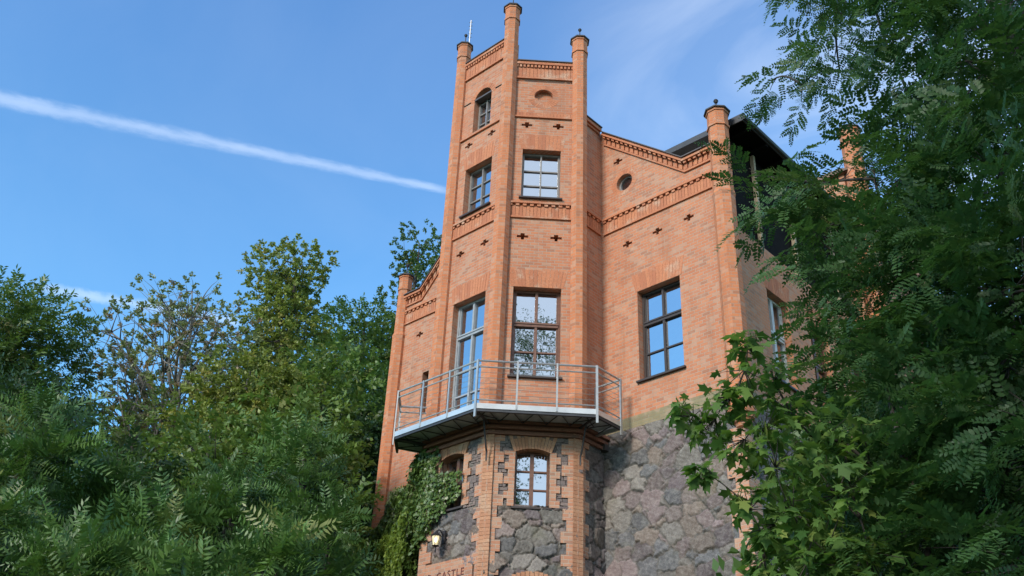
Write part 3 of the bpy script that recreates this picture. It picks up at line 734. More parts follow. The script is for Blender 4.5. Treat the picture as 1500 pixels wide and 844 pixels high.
# brick field with the name of the house at the foot of the tower, arch of a doorway below
mb = MB(); wAB.box(mb, 0.05, wAB.len-0.25, 6.2, 7.40, -0.05, 0.056)
nb = mb.build('name_panel', M_QUOIN, house)
mb = MB()
for i in range(17):
    s = i/16; u = 0.20+1.4*s; zt = 7.08-0.30*(2*s-1)**2
    wBC.quad(mb, [(u, zt-0.3), (u+0.078, zt-0.3), (u+0.078, zt), (u, zt)], -0.04, 0.062+rnd.random()*0.008)
mb.build('door_arch', M_SOLDQ, house)
for word, u0_, wd_ in (('RED', 0.06, 0.34), ('CASTLE', 0.54, 0.78)):
    fc = bpy.data.curves.new('letters', 'FONT'); fc.body = word; fc.size = 0.215; fc.extrude = 0.006; fc.space_character = 1.18; fc.align_x = 'LEFT'
    fo = bpy.data.objects.new('letters_src', fc); COL.objects.link(fo); bpy.context.view_layer.update()
    dg = bpy.context.evaluated_depsgraph_get(); tm = bpy.data.meshes.new_from_object(fo.evaluated_get(dg)); bpy.data.objects.remove(fo)
    sc = wd_/max(v.co.x for v in tm.vertices)
    lt = bpy.data.objects.new('letters', tm); COL.objects.link(lt); tm.name = 'letters'
    mw = Matrix.Identity(4)
    for i in range(3):
        mw[i][0] = wAB.t[i]; mw[i][1] = (0, 0, 1)[i]; mw[i][2] = wAB.n[i]
    tm.transform(Matrix.Translation(wAB.P(u0_, 7.05, 0.060)-Vector(house.location)) @ mw @ Matrix.Diagonal((sc, 0.95, 1, 1)))
    tm.materials.clear(); tm.materials.append(M_LETTER); lt.parent = house
    tag(lt, 'dark letters reading '+word)

# stepped brick cornice round the tower base under the balcony
def octplan(r, c=OCT): return [(c[0]+r*math.cos(R(22.5+45*i)), c[1]+r*math.sin(R(22.5+45*i))) for i in range(8)]
mb = MB(); Rt = 2.353
for z0, z1, o in ((9.86, 9.925, 0.10), (9.93, 9.965, 0.06), (9.97, 10.035, 0.15), (10.04, 10.075, 0.12), (10.08, 10.14, 0.19)):
    mb.prism(octplan(Rt+o*1.08), z0, z1)
mb.build('cornice', M_CORN, house)
# the corner ledge where the cornice runs into the facade
mb = MB(); wDE.box(mb, -0.02, 0.16, 9.84, 9.98, 0, 0.16); mb.build('cornice_stub', M_COPING, house)

# ------------------------------------------------------------------ roof with deep dark eaves, side bay and round chimney
RX = -8.80; RY = 16.50; RZ = 17.22
mb = MB()
wEG.box(mb, 0.25, wEG.len, 14.46, 17.1, -0.35, -0.10)
XL = -16.3
mb.box((XL, 16.45, 16.2), (Ec[0]-XL-0.1, 0, 0), (0, 0.1, 0), (0, 0, 0.95))
mb.box((XL+0.1, 16.6, 14.46), (0.1, 0, 0), (0, BACK-16.6, 0), (0, 0, 2.6))
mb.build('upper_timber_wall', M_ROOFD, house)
rf = MB()
rf.box((XL, RY, RZ-0.02), (RX-XL, 0, 0), (0, BACK-RY, 0), (0, 0, 0.10))
ridge = 18.9; xm = (XL+RX)/2
P = [(XL, RY, RZ+0.085), (RX, RY, RZ+0.085), (RX, BACK, RZ+0.085), (XL, BACK, RZ+0.085), (xm, RY+5, 18.4), (xm, BACK-3, 18.4)]
rf.poly(P, [(0, 1, 4), (1, 2, 5, 4), (2, 3, 5), (3, 0, 4, 5)])
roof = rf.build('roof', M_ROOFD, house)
fb = MB(); fb.box((RX-0.0, RY-0.03, RZ-0.10), (0.03, 0, 0), (0, BACK-RY, 0), (0, 0, 0.20)); fb.box((XL, RY-0.032, RZ-0.10), (RX-XL-0.002, 0, 0), (0, 0.03, 0), (0, 0, 0.20))
fb.tube([(RX+0.06, RY-0.02, RZ-0.02), (RX+0.06, BACK, RZ-0.02)], 0.055, 8)
fb.build('fascia', M_FASC, roof)
for k in range(18):
    rb = MB(); y = RY+0.3+k*0.75; rb.box((Ec[0]-0.1, y, RZ-0.16), (RX-Ec[0]+0.09, 0, 0), (0, 0.09, 0), (0, 0, 0.135)); rb.build('rafter', M_ROOFD, roof)
mb = MB(); mb.box((F[0]+0.1, 16.2, 15.9), (XL-F[0]-0.1, 0, 0), (0, BACK-16.5, 0), (0, 0, 0.12)); mb.build('low_roof', M_COPING, house)
for y in (17.65, 19.3, 21.4): ps = MB(); ps.box((Ec[0]-0.08, y, 14.47), (0.09, 0, 0), (0, 0.08, 0), (0, 0, 2.58)); ps.build('eaves_post', M_POST, house)
# side bay rising above the eaves, tiled roof and round corner chimney
mb = MB(); mb.box((-12.5, 22.3, 14.5), (3.5, 0, 0), (0, 5.0, 0), (0, 0, 4.6)); bay = mb.build('side_bay', M_SIDE, house)
mb = MB(); mb.poly([(-12.7, 22.2, 19.1), (-8.85, 22.2, 19.1), (-8.85, 27.4, 19.1), (-12.7, 27.4, 19.1), (-10.8, 24.8, 20.6)], [(0, 1, 4), (1, 2, 4), (2, 3, 4), (3, 0, 4), (3, 2, 1, 0)])
for k in range(7):
    z = 19.12+k*0.085; y = 22.17+k*0.09; mb.box((-12.7+k*0.08, y, z), (3.87-k*0.15, 0, 0), (0, 0.06, 0), (0, 0, 0.055))
mb.build('bay_roof', M_TILE, bay)
shaft((-8.72, 22.45), 20.55, 0.27, z0=14.4, finial=0.18, ball=0.02)

# ------------------------------------------------------------------ balcony
bal = empty('balcony', (-14.78, 16.16, 10.1)); bal.parent = house; bal.location = (0, 0, 0)
bpy.data.objects.remove(bal)
RB = 3.20
def ov(i, r=RB): return Vector((OCT[0]+r*math.cos(R(-112.5+45*i)), OCT[1]+r*math.sin(R(-112.5+45*i)), 0))
pA, pB, pC = ov(0), ov(1), ov(2)
pZ = pA+(ov(-1)-pA)*0.32                    # left return runs back towards the tower
pD = Vector((pC.x, 15.72, 0)); pDi = Vector((-12.50, 15.72, 0)); pZi = pZ+Vector((0.7, 0.7, 0))*0.85
FZ = 10.17
def up(p, z): return Vector((p.x, p.y, z))
plan = [ov(-1, 2.2), pZi, pZ, pA, pB, pC, pD, pDi]
# grating floor: bars on a frame
mb = MB()
ins = [Vector((OCT[0], OCT[1], 0))+(p-Vector((OCT[0], OCT[1], 0)))*0.985 for p in (pZ, pA, pB, pC)]
mb.prism([(p.x, p.y) for p in (Vector((-15.9, 15.2, 0)), *ins, Vector((pC.x-0.03, 15.70, 0)), Vector((-12.55, 15.70, 0)))], FZ-0.035, FZ-0.005)
deck = mb.build('balcony_deck', M_GRATE, house)
mb = MB()
edges = [(pZ, pA), (pA, pB), (pB, pC), (pC, pD)]
cen = Vector((OCT[0], OCT[1], 0))
for a, b in edges:
    t = (b-a).normalized(); n = Vector((t.y, -t.x, 0))
    mb.box(up(a, FZ-0.13), b-a, n*-0.05, Vector((0, 0, 0.09)))
    # cross bars and zig-zag bracing seen from below
    L_ = (b-a).length; k = max(2, int(L_/0.45))
    for i in range(k):
        p = a+(b-a)*((i+0.5)/k); q = a+(b-a)*(i/k)
        mb.tube([up(p, FZ-0.08)-n*0.03, up(q, FZ-0.08)-n*0.62], 0.014, 4); mb.tube([up(p, FZ-0.08)-n*0.03, up(a+(b-a)*((i+1)/k), FZ-0.08)-n*0.62], 0.014, 4)
for i in (0, 1, 2):
    p = ov(i); q = cen+(p-cen)*0.74; mb.tube([up(cen+(p-cen)*0.99, FZ-0.10), up(q, FZ-0.10)], 0.03, 6)
mb.build('deck_frame', M_STEELD, deck)
mb = MB()
for a, b in edges:
    t = (b-a).normalized(); n = Vector((t.y, -t.x, 0)); mb.box(up(a, FZ-0.075)+n*0.004, b-a, n*0.012, Vector((0, 0, 0.115)))
mb.box(up(pDi, FZ-0.12), pD-pDi, Vector((0, 0.05, 0)), Vector((0, 0, 0.14)))
mb.build('fascia_plate', M_GALVL, deck)
for i in (1, 2):
    p = ov(i); mb = MB(); foot = cen+(p-cen)*(2.50/RB)
    top = cen+(p-cen)*0.86
    mb.tube([up(top, FZ-0.08), up(cen+(p-cen)*(2.56/RB), 9.55), up(foot, 9.44), up(foot, 9.25)], [0.018, 0.02, 0.02, 0.02], 6)
    mb.build('strut', M_IRON, deck)
# railing
rl = MB(); ZT = 11.19
segs = [(pZi, pZ, 1), (pZ, pA, 1), (pA, pB, 3), (pB, pC, 3), (pC, pD, 1), (pD, pDi, 1)]
for a, b, k in segs:
    for z, h, wd in ((ZT-0.02, 0.022, 0.022), (ZT-0.16, 0.016, 0.016), (FZ+0.12, 0.014, 0.014)):
        rl.tube([up(a, z), up(b, z)], wd, 6)
rail = rl.build('balcony_railing', M_GALV, house)
wr = MB()
for a, b, k in segs:
    for i in range(5):
        z = FZ+0.12+(ZT-0.16-FZ-0.12)*(i+1)/6; wr.tube([up(a, z), up(b, z)], 0.005, 4)
wr.build('railing_wire', M_GALV, rail)
done = []
for a, b, k in segs:
    for i in range(k+1):
        p = a+(b-a)*(i/k)
        if any((p-q).length < 0.05 for q in done): continue
        done.append(p); t = (b-a).normalized(); n = Vector((t.y, -t.x, 0)); c0 = p-t*0.02-n*0.012
        pm = MB(); main = any((p-q).length < 0.05 for q in (pA, pB, pC, pD))
        wdt = 0.05 if main else 0.036
        pm.box(up(p, FZ-(0.26 if main else 0.06))-t*wdt/2-n*0.0, t*wdt, n*0.028, Vector((0, 0, ZT-FZ+(0.26 if main else 0.06))))
        pm.build('railing_post', M_GALV, rail)

# ------------------------------------------------------------------ wall lantern (a thing of its own, hung on the house)
lan = empty('wall_lantern', wAB.P(0.68, 7.8, 0.06)); tag(lan, 'small black wall lantern with lit yellowish glass on the fieldstone wall', 'lantern')
lc = wAB.P(0.68, 0, 0.27)
mb = MB(); q = wAB.P(0.68, 7.890, 0.05); mb.ring_stack
mb.box(wAB.P(0.63, 7.770, 0.05), wAB.t*0.10, wAB.n*0.03, Vector((0, 0, 0.26)))
mb.tube([wAB.P(0.68, 7.910, 0.07), wAB.P(0.68, 8.010, 0.16), wAB.P(0.68, 8.020, 0.21), wAB.P(0.68, 7.960, 0.27)], 0.014, 6)
mb.build('bracket', M_IRON, lan)
mb = MB(); mb.ring_stack(lc, [(7.870, 0.105), (7.885, 0.11), (7.940, 0.05), (7.970, 0.02), (7.990, 0.012)], 6, 0); mb.ring_stack(lc, [(7.660, 0.05), (7.670, 0.075), (7.680, 0.075), (7.685, 0.06)], 6, 0)
mb.ring_stack(lc, [(7.530, 0.006), (7.570, 0.016), (7.660, 0.01)], 6, 0)
for i in range(6):
    a = math.pi/3*i; mb.tube([(lc.x+0.066*math.cos(a), lc.y+0.066*math.sin(a), 7.680), (lc.x+0.094*math.cos(a), lc.y+0.094*math.sin(a), 7.870)], 0.006, 4)
mb.build('lantern_cage', M_IRON, lan)
mg, t_, b_ = new_mat('lantern_glass'); b_.inputs['Base Color'].default_value = (0.8, 0.68, 0.42, 1); b_.inputs['Roughness'].default_value = 0.3
b_.inputs['Emission Color'].default_value = (1.0, 0.78, 0.42, 1); b_.inputs['Emission Strength'].default_value = 0.12
mb = MB(); mb.ring_stack(lc, [(7.682, 0.060), (7.868, 0.088)], 6, 0); mb.build('lantern_glass', mg, lan)
me_, t_, b_ = new_mat('bulb'); b_.inputs['Emission Color'].default_value = (1.0, 0.85, 0.55, 1); b_.inputs['Emission Strength'].default_value = 2.5
mb = MB(); mb.ring_stack((lc.x+0.07, lc.y-0.07), [(7.720, 0.012), (7.750, 0.026), (7.790, 0.022), (7.820, 0.008)], 8); mb.build('bulb', me_, lan)

# ------------------------------------------------------------------ contrails: long thin ice clouds high in the sky
def cloud_mat(name, dens, scale):
    mt, t, b = new_mat(name); t.nodes.remove(b)
    uv = N(t, 'ShaderNodeUVMap').outputs[0]; sx = N(t, 'ShaderNodeSeparateXYZ'); L(t, uv, sx.inputs[0])
    def mth(op, *a):
        n = N(t, 'ShaderNodeMath', operation=op)
        for i, v in enumerate(a):
            if isinstance(v, (int, float)): n.inputs[i].default_value = v
            else: L(t, v, n.inputs[i])
        return n.outputs[0]
    mp_ = N(t, 'ShaderNodeMapping'); mp_.inputs['Scale'].default_value = (scale*1.6, 2.6, 1); L(t, uv, mp_.inputs[0])
    nz_ = noise(t, mp_.outputs[0], 1.0, 8, 0.6); mp2 = N(t, 'ShaderNodeMapping'); mp2.inputs['Scale'].default_value = (scale*0.4, 0.6, 1); L(t, uv, mp2.inputs[0]); n2 = noise(t, mp2.outputs[0], 1.0, 3)
    v = mth('ADD', sx.outputs[1], mth('MULTIPLY', mth('SUBTRACT', nz_, 0.5), 0.55))
    d = mth('ABSOLUTE', mth('SUBTRACT', mth('MULTIPLY', v, 2.0), 1.0))
    e = mth('POWER', mth('SUBTRACT', 1.0, ramp(t, d, 0.0, 0.95)), 1.2)
    d0 = mth('ABSOLUTE', mth('SUBTRACT', mth('MULTIPLY', sx.outputs[1], 2.0), 1.0)); edge = mth('SUBTRACT', 1.0, ramp(t, d0, 0.6, 1.0))
    ends = mth('MULTIPLY', ramp(t, sx.outputs[0], 0.0, 0.1), mth('SUBTRACT', 1.0, ramp(t, sx.outputs[0], 0.93, 1.0)))
    a = mth('MULTIPLY', mth('MULTIPLY', e, mth('MULTIPLY', ends, edge)), mth('MULTIPLY', mth('ADD', mth('MULTIPLY', n2, 1.0), 0.35), dens))
    em = N(t, 'ShaderNodeEmission', Strength=1.0); em.inputs['Color'].default_value = (0.62, 0.70, 0.82, 1)
    tr = N(t, 'ShaderNodeBsdfTransparent'); ms = N(t, 'ShaderNodeMixShader'); L(t, a, ms.inputs[0]); L(t, tr.outputs[0], ms.inputs[1]); L(t, em.outputs[0], ms.inputs[2])
    L(t, ms.outputs[0], t.nodes['Material Output'].inputs['Surface']); return mt
def contrail(name, p0, p1, alt, w0, w1, dens, label, scale=14):
    """flat ribbon of ice cloud at the altitude alt between the sky directions of two photo points"""
    def hitz(p):
        d = direc(*p); return CAM+d*((alt-CAM.z)/d.z)
    a, b = hitz(p0), hitz(p1); t = (b-a).normalized(); n = Vector((-t.y, t.x, 0)); k = 40; vs = []; fs = []; uvs = []
    for i in range(k+1):
        s = i/k; c = a+(b-a)*s; w = w0+(w1-w0)*s
        # ribbon tilted to have real depth
        vs += [tuple(c-n*w/2), tuple(c+n*w/2)]
        if i: j = 2*i; fs.append((j-2, j-1, j+1, j))
    me = bpy.data.meshes.new(name); me.from_pydata(vs, [], fs); lay = me.uv_layers.new(name='UVMap')
    for lp in me.loops:
        i, sd_ = divmod(lp.vertex_index, 2); lay.data[lp.index].uv = (i/k, sd_)
    me.materials.append(cloud_mat(name, dens, scale)); o = bpy.data.objects.new(name, me); COL.objects.link(o)
    o.visible_shadow = True
    tag(o, label, 'contrail', kind='stuff'); return o
contrail('contrail', (-260, 92), (685, 285), 3500, 290, 120, 0.32, 'long white contrail crossing the blue sky down towards the tower')
contrail('contrail', (40, 418), (360, 474), 3500, 300, 260, 0.34, 'short faint contrail low in the sky between the left trees')

# ------------------------------------------------------------------ vegetation generators (numpy)
class Leaves:
    """collects many copies of small templates (verts, faces of equal size) into one mesh"""
    def __init__(s): s.P = []; s.F = []; s.T = []; s.O = []; s.n = 0
    def stamp(s, tv, tf, mats, pos, tint, odd):
        """tv (k,3) tf (m,4) mats (N,3,3) pos (N,3) tint (N,) or (N,k)"""
        Np = len(pos); k = len(tv)
        P = np.einsum('nij,kj->nki', mats, tv)+pos[:, None, :]
        F_ = tf[None]+(np.arange(Np)*k)[:, None, None]+s.n
        s.P.append(P.reshape(-1, 3).astype(np.float32)); s.F.append(F_.reshape(-1, tf.shape[1]).astype(np.int32))
        tt = np.broadcast_to(tint if tint.ndim == 2 else tint[:, None], (Np, k)); oo = np.broadcast_to(odd if odd.ndim == 2 else odd[:, None], (Np, k))
        s.T.append(tt.reshape(-1).astype(np.float32)); s.O.append(oo.reshape(-1).astype(np.float32)); s.n += Np*k
    def build(s, name, mat, parent=None):
        P = np.concatenate(s.P); F_ = np.concatenate(s.F)
        if parent is not None: P = P-np.array(parent.location, np.float32)
        me = np_mesh(name, P, F_, mat)
        for nm, arr in (('tint', s.T), ('odd', s.O)):
            a = me.attributes.new(nm, 'FLOAT', 'POINT'); a.data.foreach_set('value', np.concatenate(arr))
        o = bpy.data.objects.new(name, me); COL.objects.link(o); o.parent = parent; return o
def rots(rg, dirs, droop=0.0, roll=0.5):
    """rotation matrices whose x axis follows dirs, z roughly up, with random roll"""
    d = dirs/np.linalg.norm(dirs, axis=1, keepdims=True)
    d[:, 2] -= droop; d /= np.linalg.norm(d, axis=1, keepdims=True)
    upv = np.tile([0, 0, 1.0], (len(d), 1))+rg.normal(0, roll, (len(d), 3))
    y = np.cross(upv, d); y /= np.maximum(np.linalg.norm(y, axis=1, keepdims=True), 1e-6); z = np.cross(d, y)
    return np.stack([d, y, z], -1)
def leaflet(L_, w_, fold=0.12, simple=False):
    if simple: return np.array([(0, 0, 0), (L_*0.45, w_/2, fold*w_), (L_, 0, -0.03*L_), (L_*0.45, -w_/2, fold*w_)]), np.array([(0, 1, 2, 3)])
    v = np.array([(0, 0, 0), (L_*0.22, w_*0.40, fold*w_), (L_*0.62, w_*0.5, fold*w_), (L_, 0, -0.04*L_), (L_*0.62, -w_*0.5, fold*w_), (L_*0.22, -w_*0.40, fold*w_), (L_*.45, 0, 0)])
    return np.array([v[0], v[1], v[2], v[3], v[4], v[5]]), np.array([(0, 1, 2, 5), (5, 2, 3, 4)])
def pinnate(rg, pairs, Lr, ll, lw, droop=0.25, simple=False, angle=70, lance=False):
    """a whole compound leaf as a template"""
    lv, lf = leaflet(ll, lw, simple=simple); V = []; Fs = []; n = 0
    for i in range(pairs+1):
        s = (i+1)/(pairs+1); x = Lr*s; z = -droop*Lr*s*s; sc = (0.75+0.5*math.sin(math.pi*min(s*0.9+0.1, 1)))*rg.uniform(.85, 1.1)
        for side in ((1, -1) if i < pairs else (0,)):
            a = R(angle+rg.uniform(-10, 10))*(1-0.25*s)*side; tl = rg.uniform(-0.3, 0.3)-0.15
            c, s_ = math.cos(a), math.sin(a); M_ = np.array([[c, -s_, 0], [s_, c, 0], [0, 0, 1]]) @ np.array([[math.cos(tl), 0, math.sin(tl)], [0, 1, 0], [-math.sin(tl), 0, math.cos(tl)]])
            V.append((lv*sc) @ M_.T+np.array([x, 0, z])); Fs.append(lf+n); n += len(lv)
    # the rachis as a thin strip
    w = 0.0022 if not simple else 0.004*Lr/0.3
    V.append(np.array([(0, w, 0), (0, -w, 0), (Lr*0.5, -w, -droop*Lr*.25), (Lr*0.5, w, -droop*Lr*.25)])); Fs.append(np.array([(0, 1, 2, 3)])+n)
    return np.concatenate(V), np.concatenate(Fs)
def spray(rg, leafs, length, nleaf, spread=65, radial=False):
    """a twig with alternate compound leaves; returns a template"""
    V = []; Fs = []; n = 0
    for i in range(nleaf):
        s = (i+0.6)/nleaf; tv, tf = leafs[rg.integers(len(leafs))]
        if radial: az = 2.4*i; el = R(rg.uniform(5, 45)); d = np.array([[math.sin(el)+0.15, math.cos(az)*math.cos(el), math.sin(az)*math.cos(el)]])
        else:
            a = R(spread)*(1-0.55*s)*(1 if i % 2 else -1)*rg.uniform(.7, 1.2); d = np.array([[math.cos(a), math.sin(a), rg.uniform(-0.25, 0.15)]])
            if i == nleaf-1: d = np.array([[1, rg.uniform(-.2, .2), -0.1]])
        M_ = rots(rg, d, 0.05, 0.35)[0]; sc = rg.uniform(.75, 1.1)
        V.append((tv*sc) @ M_.T+np.array([length*s, 0, -0.12*length*s*s])); Fs.append(tf+n); n += len(tv)
    return np.concatenate(V), np.concatenate(Fs)
RG = np.random.default_rng(11)
rob_leaf = [pinnate(RG, 7, 0.25, 0.050, 0.025, 0.2) for _ in range(4)]
ROB_SPRAY = [spray(RG, rob_leaf, 0.50, 9) for _ in range(5)]
rob_leaf_s = [pinnate(RG, 7, 0.24, 0.055, 0.026, 0.2, simple=True) for _ in range(3)]
ROB_FAR = [spray(RG, rob_leaf_s, 0.6, 9) for _ in range(4)]
ail_leaf = [pinnate(RG, 10, 0.62, 0.135, 0.037, 0.35, simple=True, angle=68) for _ in range(5)]
AIL_TUFT = [spray(RG, ail_leaf, 0.22, 9, radial=True) for _ in range(4)]
small = leaflet(0.105, 0.062, simple=True)
def twigt(rg, n, ln, size):
    V = []; Fs = []; k = 0; lv, lf = leaflet(size, size*0.62, simple=True)
    for i in range(n):
        d = np.array([[rg.uniform(.1, 1), rg.uniform(-1, 1), rg.uniform(-.6, .6)]]); M_ = rots(rg, d, 0.1, 0.7)[0]
        V.append((lv*rg.uniform(.7, 1.2)) @ M_.T+np.array([ln*rg.uniform(0, 1), rg.normal(0, ln*.12), rg.normal(0, ln*.12)])); Fs.append(lf+k); k += 4
    return np.concatenate(V), np.concatenate(Fs)
SIMPLE_TWIG = [twigt(RG, 16, 0.55, 0.13) for _ in range(5)]
CLUMP_TWIG = [twigt(RG, 14, 0.22, 0.15) for _ in range(5)]
def mapleleaf(size):
    pts = []
    lob = [(-150, .42), (-128, .22), (-100, .62), (-92, .50), (-78, .55), (-62, .28), (-38, .85), (-28, .66), (-14, .72), (0, 1.0), (14, .72), (28, .66), (38, .85), (62, .28), (78, .55), (92, .50), (100, .62), (128, .22), (150, .42)]
    P = [(r*size*0.62*math.cos(R(a))+0.12*size, r*size*0.62*math.sin(R(a)), -0.10*size*r*r) for a, r in lob]
    # lobed fan split in quads from the leaf base
    V = np.array([(0.10*size, 0, 0.0)]+P); n = len(P); Fs = [(0, i, i+1, i+2) for i in range(1, n-1, 2)]
    # petiole
    k = len(V); V = np.concatenate([V, np.array([(-0.55*size, .0035, .03*size), (-0.55*size, -.0035, .03*size), (0.10*size, -.0025, 0), (0.10*size, .0025, 0)])]); Fs.append((k, k+1, k+2, k+3))
    V[:, 0] += 0.55*size
    return V, np.array(Fs)
MAPLE = mapleleaf(0.15)
IVY = mapleleaf(0.10)

def crown_points(rg, n, c, rad, shell=0.55):
    """points in an ellipsoid, denser towards its surface; returns positions and outward directions"""
    d = rg.normal(size=(n, 3)); d /= np.linalg.norm(d, axis=1, keepdims=True)
    r = (shell+(1-shell)*rg.random(n)**0.7)**1.0; r = np.where(rg.random(n) < 0.3, rg.random(n)**0.5, r)
    p = d*r[:, None]*np.array(rad)+np.array(c); return p, d
def limb_path(rg, a, b, sag=0.12, k=5, wob=0.06):
    a = np.array(a, float); b = np.array(b, float); Ln = np.linalg.norm(b-a); pts = []
    off = rg.normal(0, wob*Ln, 3)
    for i in range(k+1):
        s = i/k; p = a+(b-a)*s+off*math.sin(math.pi*s); p[2] += sag*Ln*math.sin(math.pi*s); pts.append(tuple(p))
    return pts
def tree(name, base, top, label, cat, group, blobs, templ, n_per, mat, seed, trunk_r=0.2, droop=0.15, scale=(.8, 1.2), roll=0.45, odd=0.5, lean=(0, 0), bark=M_BARK, up_bias=0.25, split=0.45, twigs=2, chain=False):
    """trunk > limbs to every foliage clump; the crown is one mesh of leaves.  blobs: (dx, dy, z, rx, ry, rz) relative to the base in plan, world z"""
    rg = np.random.default_rng(seed)
    root = empty(name, base); tag(root, label, cat, group)
    bx, by, bz = base; mb = MB()
    zt = top
    def axis(z): s = (z-bz)/(zt-bz); return np.array([bx+lean[0]*s+0.25*math.sin(s*5+seed)*trunk_r*4, by+lean[1]*s+0.25*math.cos(s*4+seed)*trunk_r*4, z])
    zs = np.linspace(bz-0.3, bz+(zt-bz)*0.92, 9); mb.tube([tuple(axis(z)) for z in zs], [trunk_r*(1-0.9*i/8)+0.02 for i in range(9)], 8)
    lv = Leaves()
    knots = []
    if chain: blobs = sorted(blobs, key=lambda q: math.hypot(q[0], q[1])+0.4*abs(q[2]-blobs[0][2])*0)
    for blob in blobs:
        dx, dy, z, rx, ry, rz = blob[:6]; dens = blob[6] if len(blob) > 6 else 1.0
        c = np.array([bx+dx, by+dy, z]); hd = math.hypot(dx, dy); za = max(bz+(zt-bz)*0.15, z-hd*rg.uniform(.5, .9)-0.1*(zt-bz)); za = min(za, bz+(zt-bz)*0.85)
        a = axis(za); rr = trunk_r*(1-0.9*(za-bz)/(zt-bz))*0.55+0.012
        if chain and knots:
            kd = [(np.linalg.norm(c-q[0]), i) for i, q in enumerate(knots)]; dk, ik = min(kd)
            if dk < np.linalg.norm(c-a)*0.8: a = knots[ik][0]; rr = min(rr, knots[ik][1]*0.8)
        knots.append((c, max(0.012, rr*0.45)))
        pth = limb_path(rg, a, c, 0.08); mb.tube(pth, [rr*(1-0.75*i/5)+0.008 for i in range(6)], 6)
        nn = max(3, int(n_per*rx*ry*rz*dens)) if n_per > 0 else int(-n_per)
        p, d = crown_points(rg, nn, c, (rx, ry, rz))
        for t_i in range(min(twigs*3, nn)):
            s0 = rg.integers(2, 6); mb.tube(limb_path(rg, pth[s0], p[t_i], 0.05, 3), [rr*0.35+0.005, rr*0.22+0.004, rr*0.14+0.003, 0.004], 4)
        dirs = d*np.array([1, 1, 0.55])+np.array([0, 0, up_bias])+rg.normal(0, 0.35, p.shape)
        ti = rg.random(len(p)); od = rg.random(len(p)); clump = rg.uniform(-0.15, 0.15)
        kk = rg.integers(0, len(templ), len(p)); sc = rg.uniform(scale[0], scale[1], len(p)); M_ = rots(rg, dirs, droop, roll)*sc[:, None, None]
        for q in range(len(templ)):
            m_ = kk == q
            if not m_.any(): continue
            tv, tf = templ[q]; k = len(tv)
            tt = np.clip(ti[m_][:, None]*0.6+0.2+clump+rg.normal(0, 0.12, (m_.sum(), k//4+1)).repeat(4, 1)[:, :k], 0, 1)
            lv.stamp(tv, tf, M_[m_], p[m_], tt, od[m_])
    mb.build('trunk', bark, root, smooth=True); lv.build('crown', mat, root); return root
def copy_tree(o, loc, rz, sc, label):
    c = o.copy(); COL.objects.link(c); c.location = loc; c.rotation_euler = (0, 0, rz); c.scale = (sc, sc, sc); c['label'] = label
    for ch in o.children:
        d = ch.copy(); COL.objects.link(d); d.parent = c
    return c
exec_part2 = True
# ------------------------------------------------------------------ trees of the wood on the left
M_L_DARK = leaf_mat('foliage_dark', (0.055, 0.105, 0.026), (0.12, 0.19, 0.045), (0.17, 0.16, 0.05), 0.05)
M_L_SHADE = leaf_mat('foliage_shade', (0.018, 0.042, 0.016), (0.045, 0.085, 0.028), (0.12, 0.12, 0.04), 0.04)  # darkened leaf colour that stands for the shade inside the wood
M_L_MID = leaf_mat('foliage_mid', (0.07, 0.13, 0.028), (0.155, 0.23, 0.05), (0.20, 0.21, 0.06), 0.08)
M_L_YEL = leaf_mat('foliage_yellowing', (0.14, 0.185, 0.04), (0.28, 0.32, 0.075), (0.30, 0.27, 0.07), 0.12)
M_L_RUST = leaf_mat('foliage_rusty', (0.14, 0.18, 0.08), (0.27, 0.30, 0.14), (0.25, 0.16, 0.09), 0.14)
M_L_AIL = leaf_mat('foliage_sumac', (0.022, 0.062, 0.016), (0.115, 0.205, 0.045), (0.20, 0.22, 0.06), 0.05, spec=0.4, trans=0.2)
M_L_ROB = leaf_mat('foliage_locust', (0.022, 0.060, 0.019), (0.07, 0.14, 0.038), (0.24, 0.26, 0.07), 0.012, trans=0.35, spec=0.35, rough=0.5)
M_L_MAP = leaf_mat('foliage_maple', (0.045, 0.105, 0.024), (0.155, 0.25, 0.055), (0.22, 0.26, 0.06), 0.06, trans=0.4, spec=0.25, rough=0.55)
M_L_IVY = leaf_mat('foliage_ivy', (0.038, 0.080, 0.018), (0.14, 0.21, 0.045), (0.15, 0.18, 0.05), 0.06, trans=0.15, spec=0.5, rough=0.4)
M_L_CREEP = leaf_mat('foliage_creeper', (0.11, 0.18, 0.03), (0.26, 0.32, 0.06), (0.07, 0.12, 0.03), 0.15, trans=0.35)
M_BARKP = plain('pale_bark', (0.22, 0.20, 0.17), 0.9, 0, 0.4, 12, 0.5)

def ftwig(rg, n, ln, size, asp, flat=0.35):
    V = []; Fs = []; k = 0; lv, lf = leaflet(size, size*asp, simple=True)
    for i in range(n):
        s = (i+0.5)/n; a = (1 if i % 2 else -1)*rg.uniform(0.6, 1.2)
        d = np.array([[math.cos(a), math.sin(a), rg.uniform(-flat, flat)]]); M_ = rots(rg, d, 0.1, 0.4)[0]
        V.append((lv*rg.uniform(.75, 1.15)) @ M_.T+np.array([ln*s, rg.normal(0, ln*.03), rg.normal(0, ln*.05)-0.15*ln*s*s])); Fs.append(lf+k); k += 4
    return np.concatenate(V), np.concatenate(Fs)
FINE = [ftwig(RG, 18, 0.60, 0.17, 0.36) for _ in range(5)]
LEAFY = [ftwig(RG, 14, 0.55, 0.16, 0.60, 0.8) for _ in range(5)]
TUFTY = [twigt(RG, 22, 0.24, 0.12) for _ in range(5)]

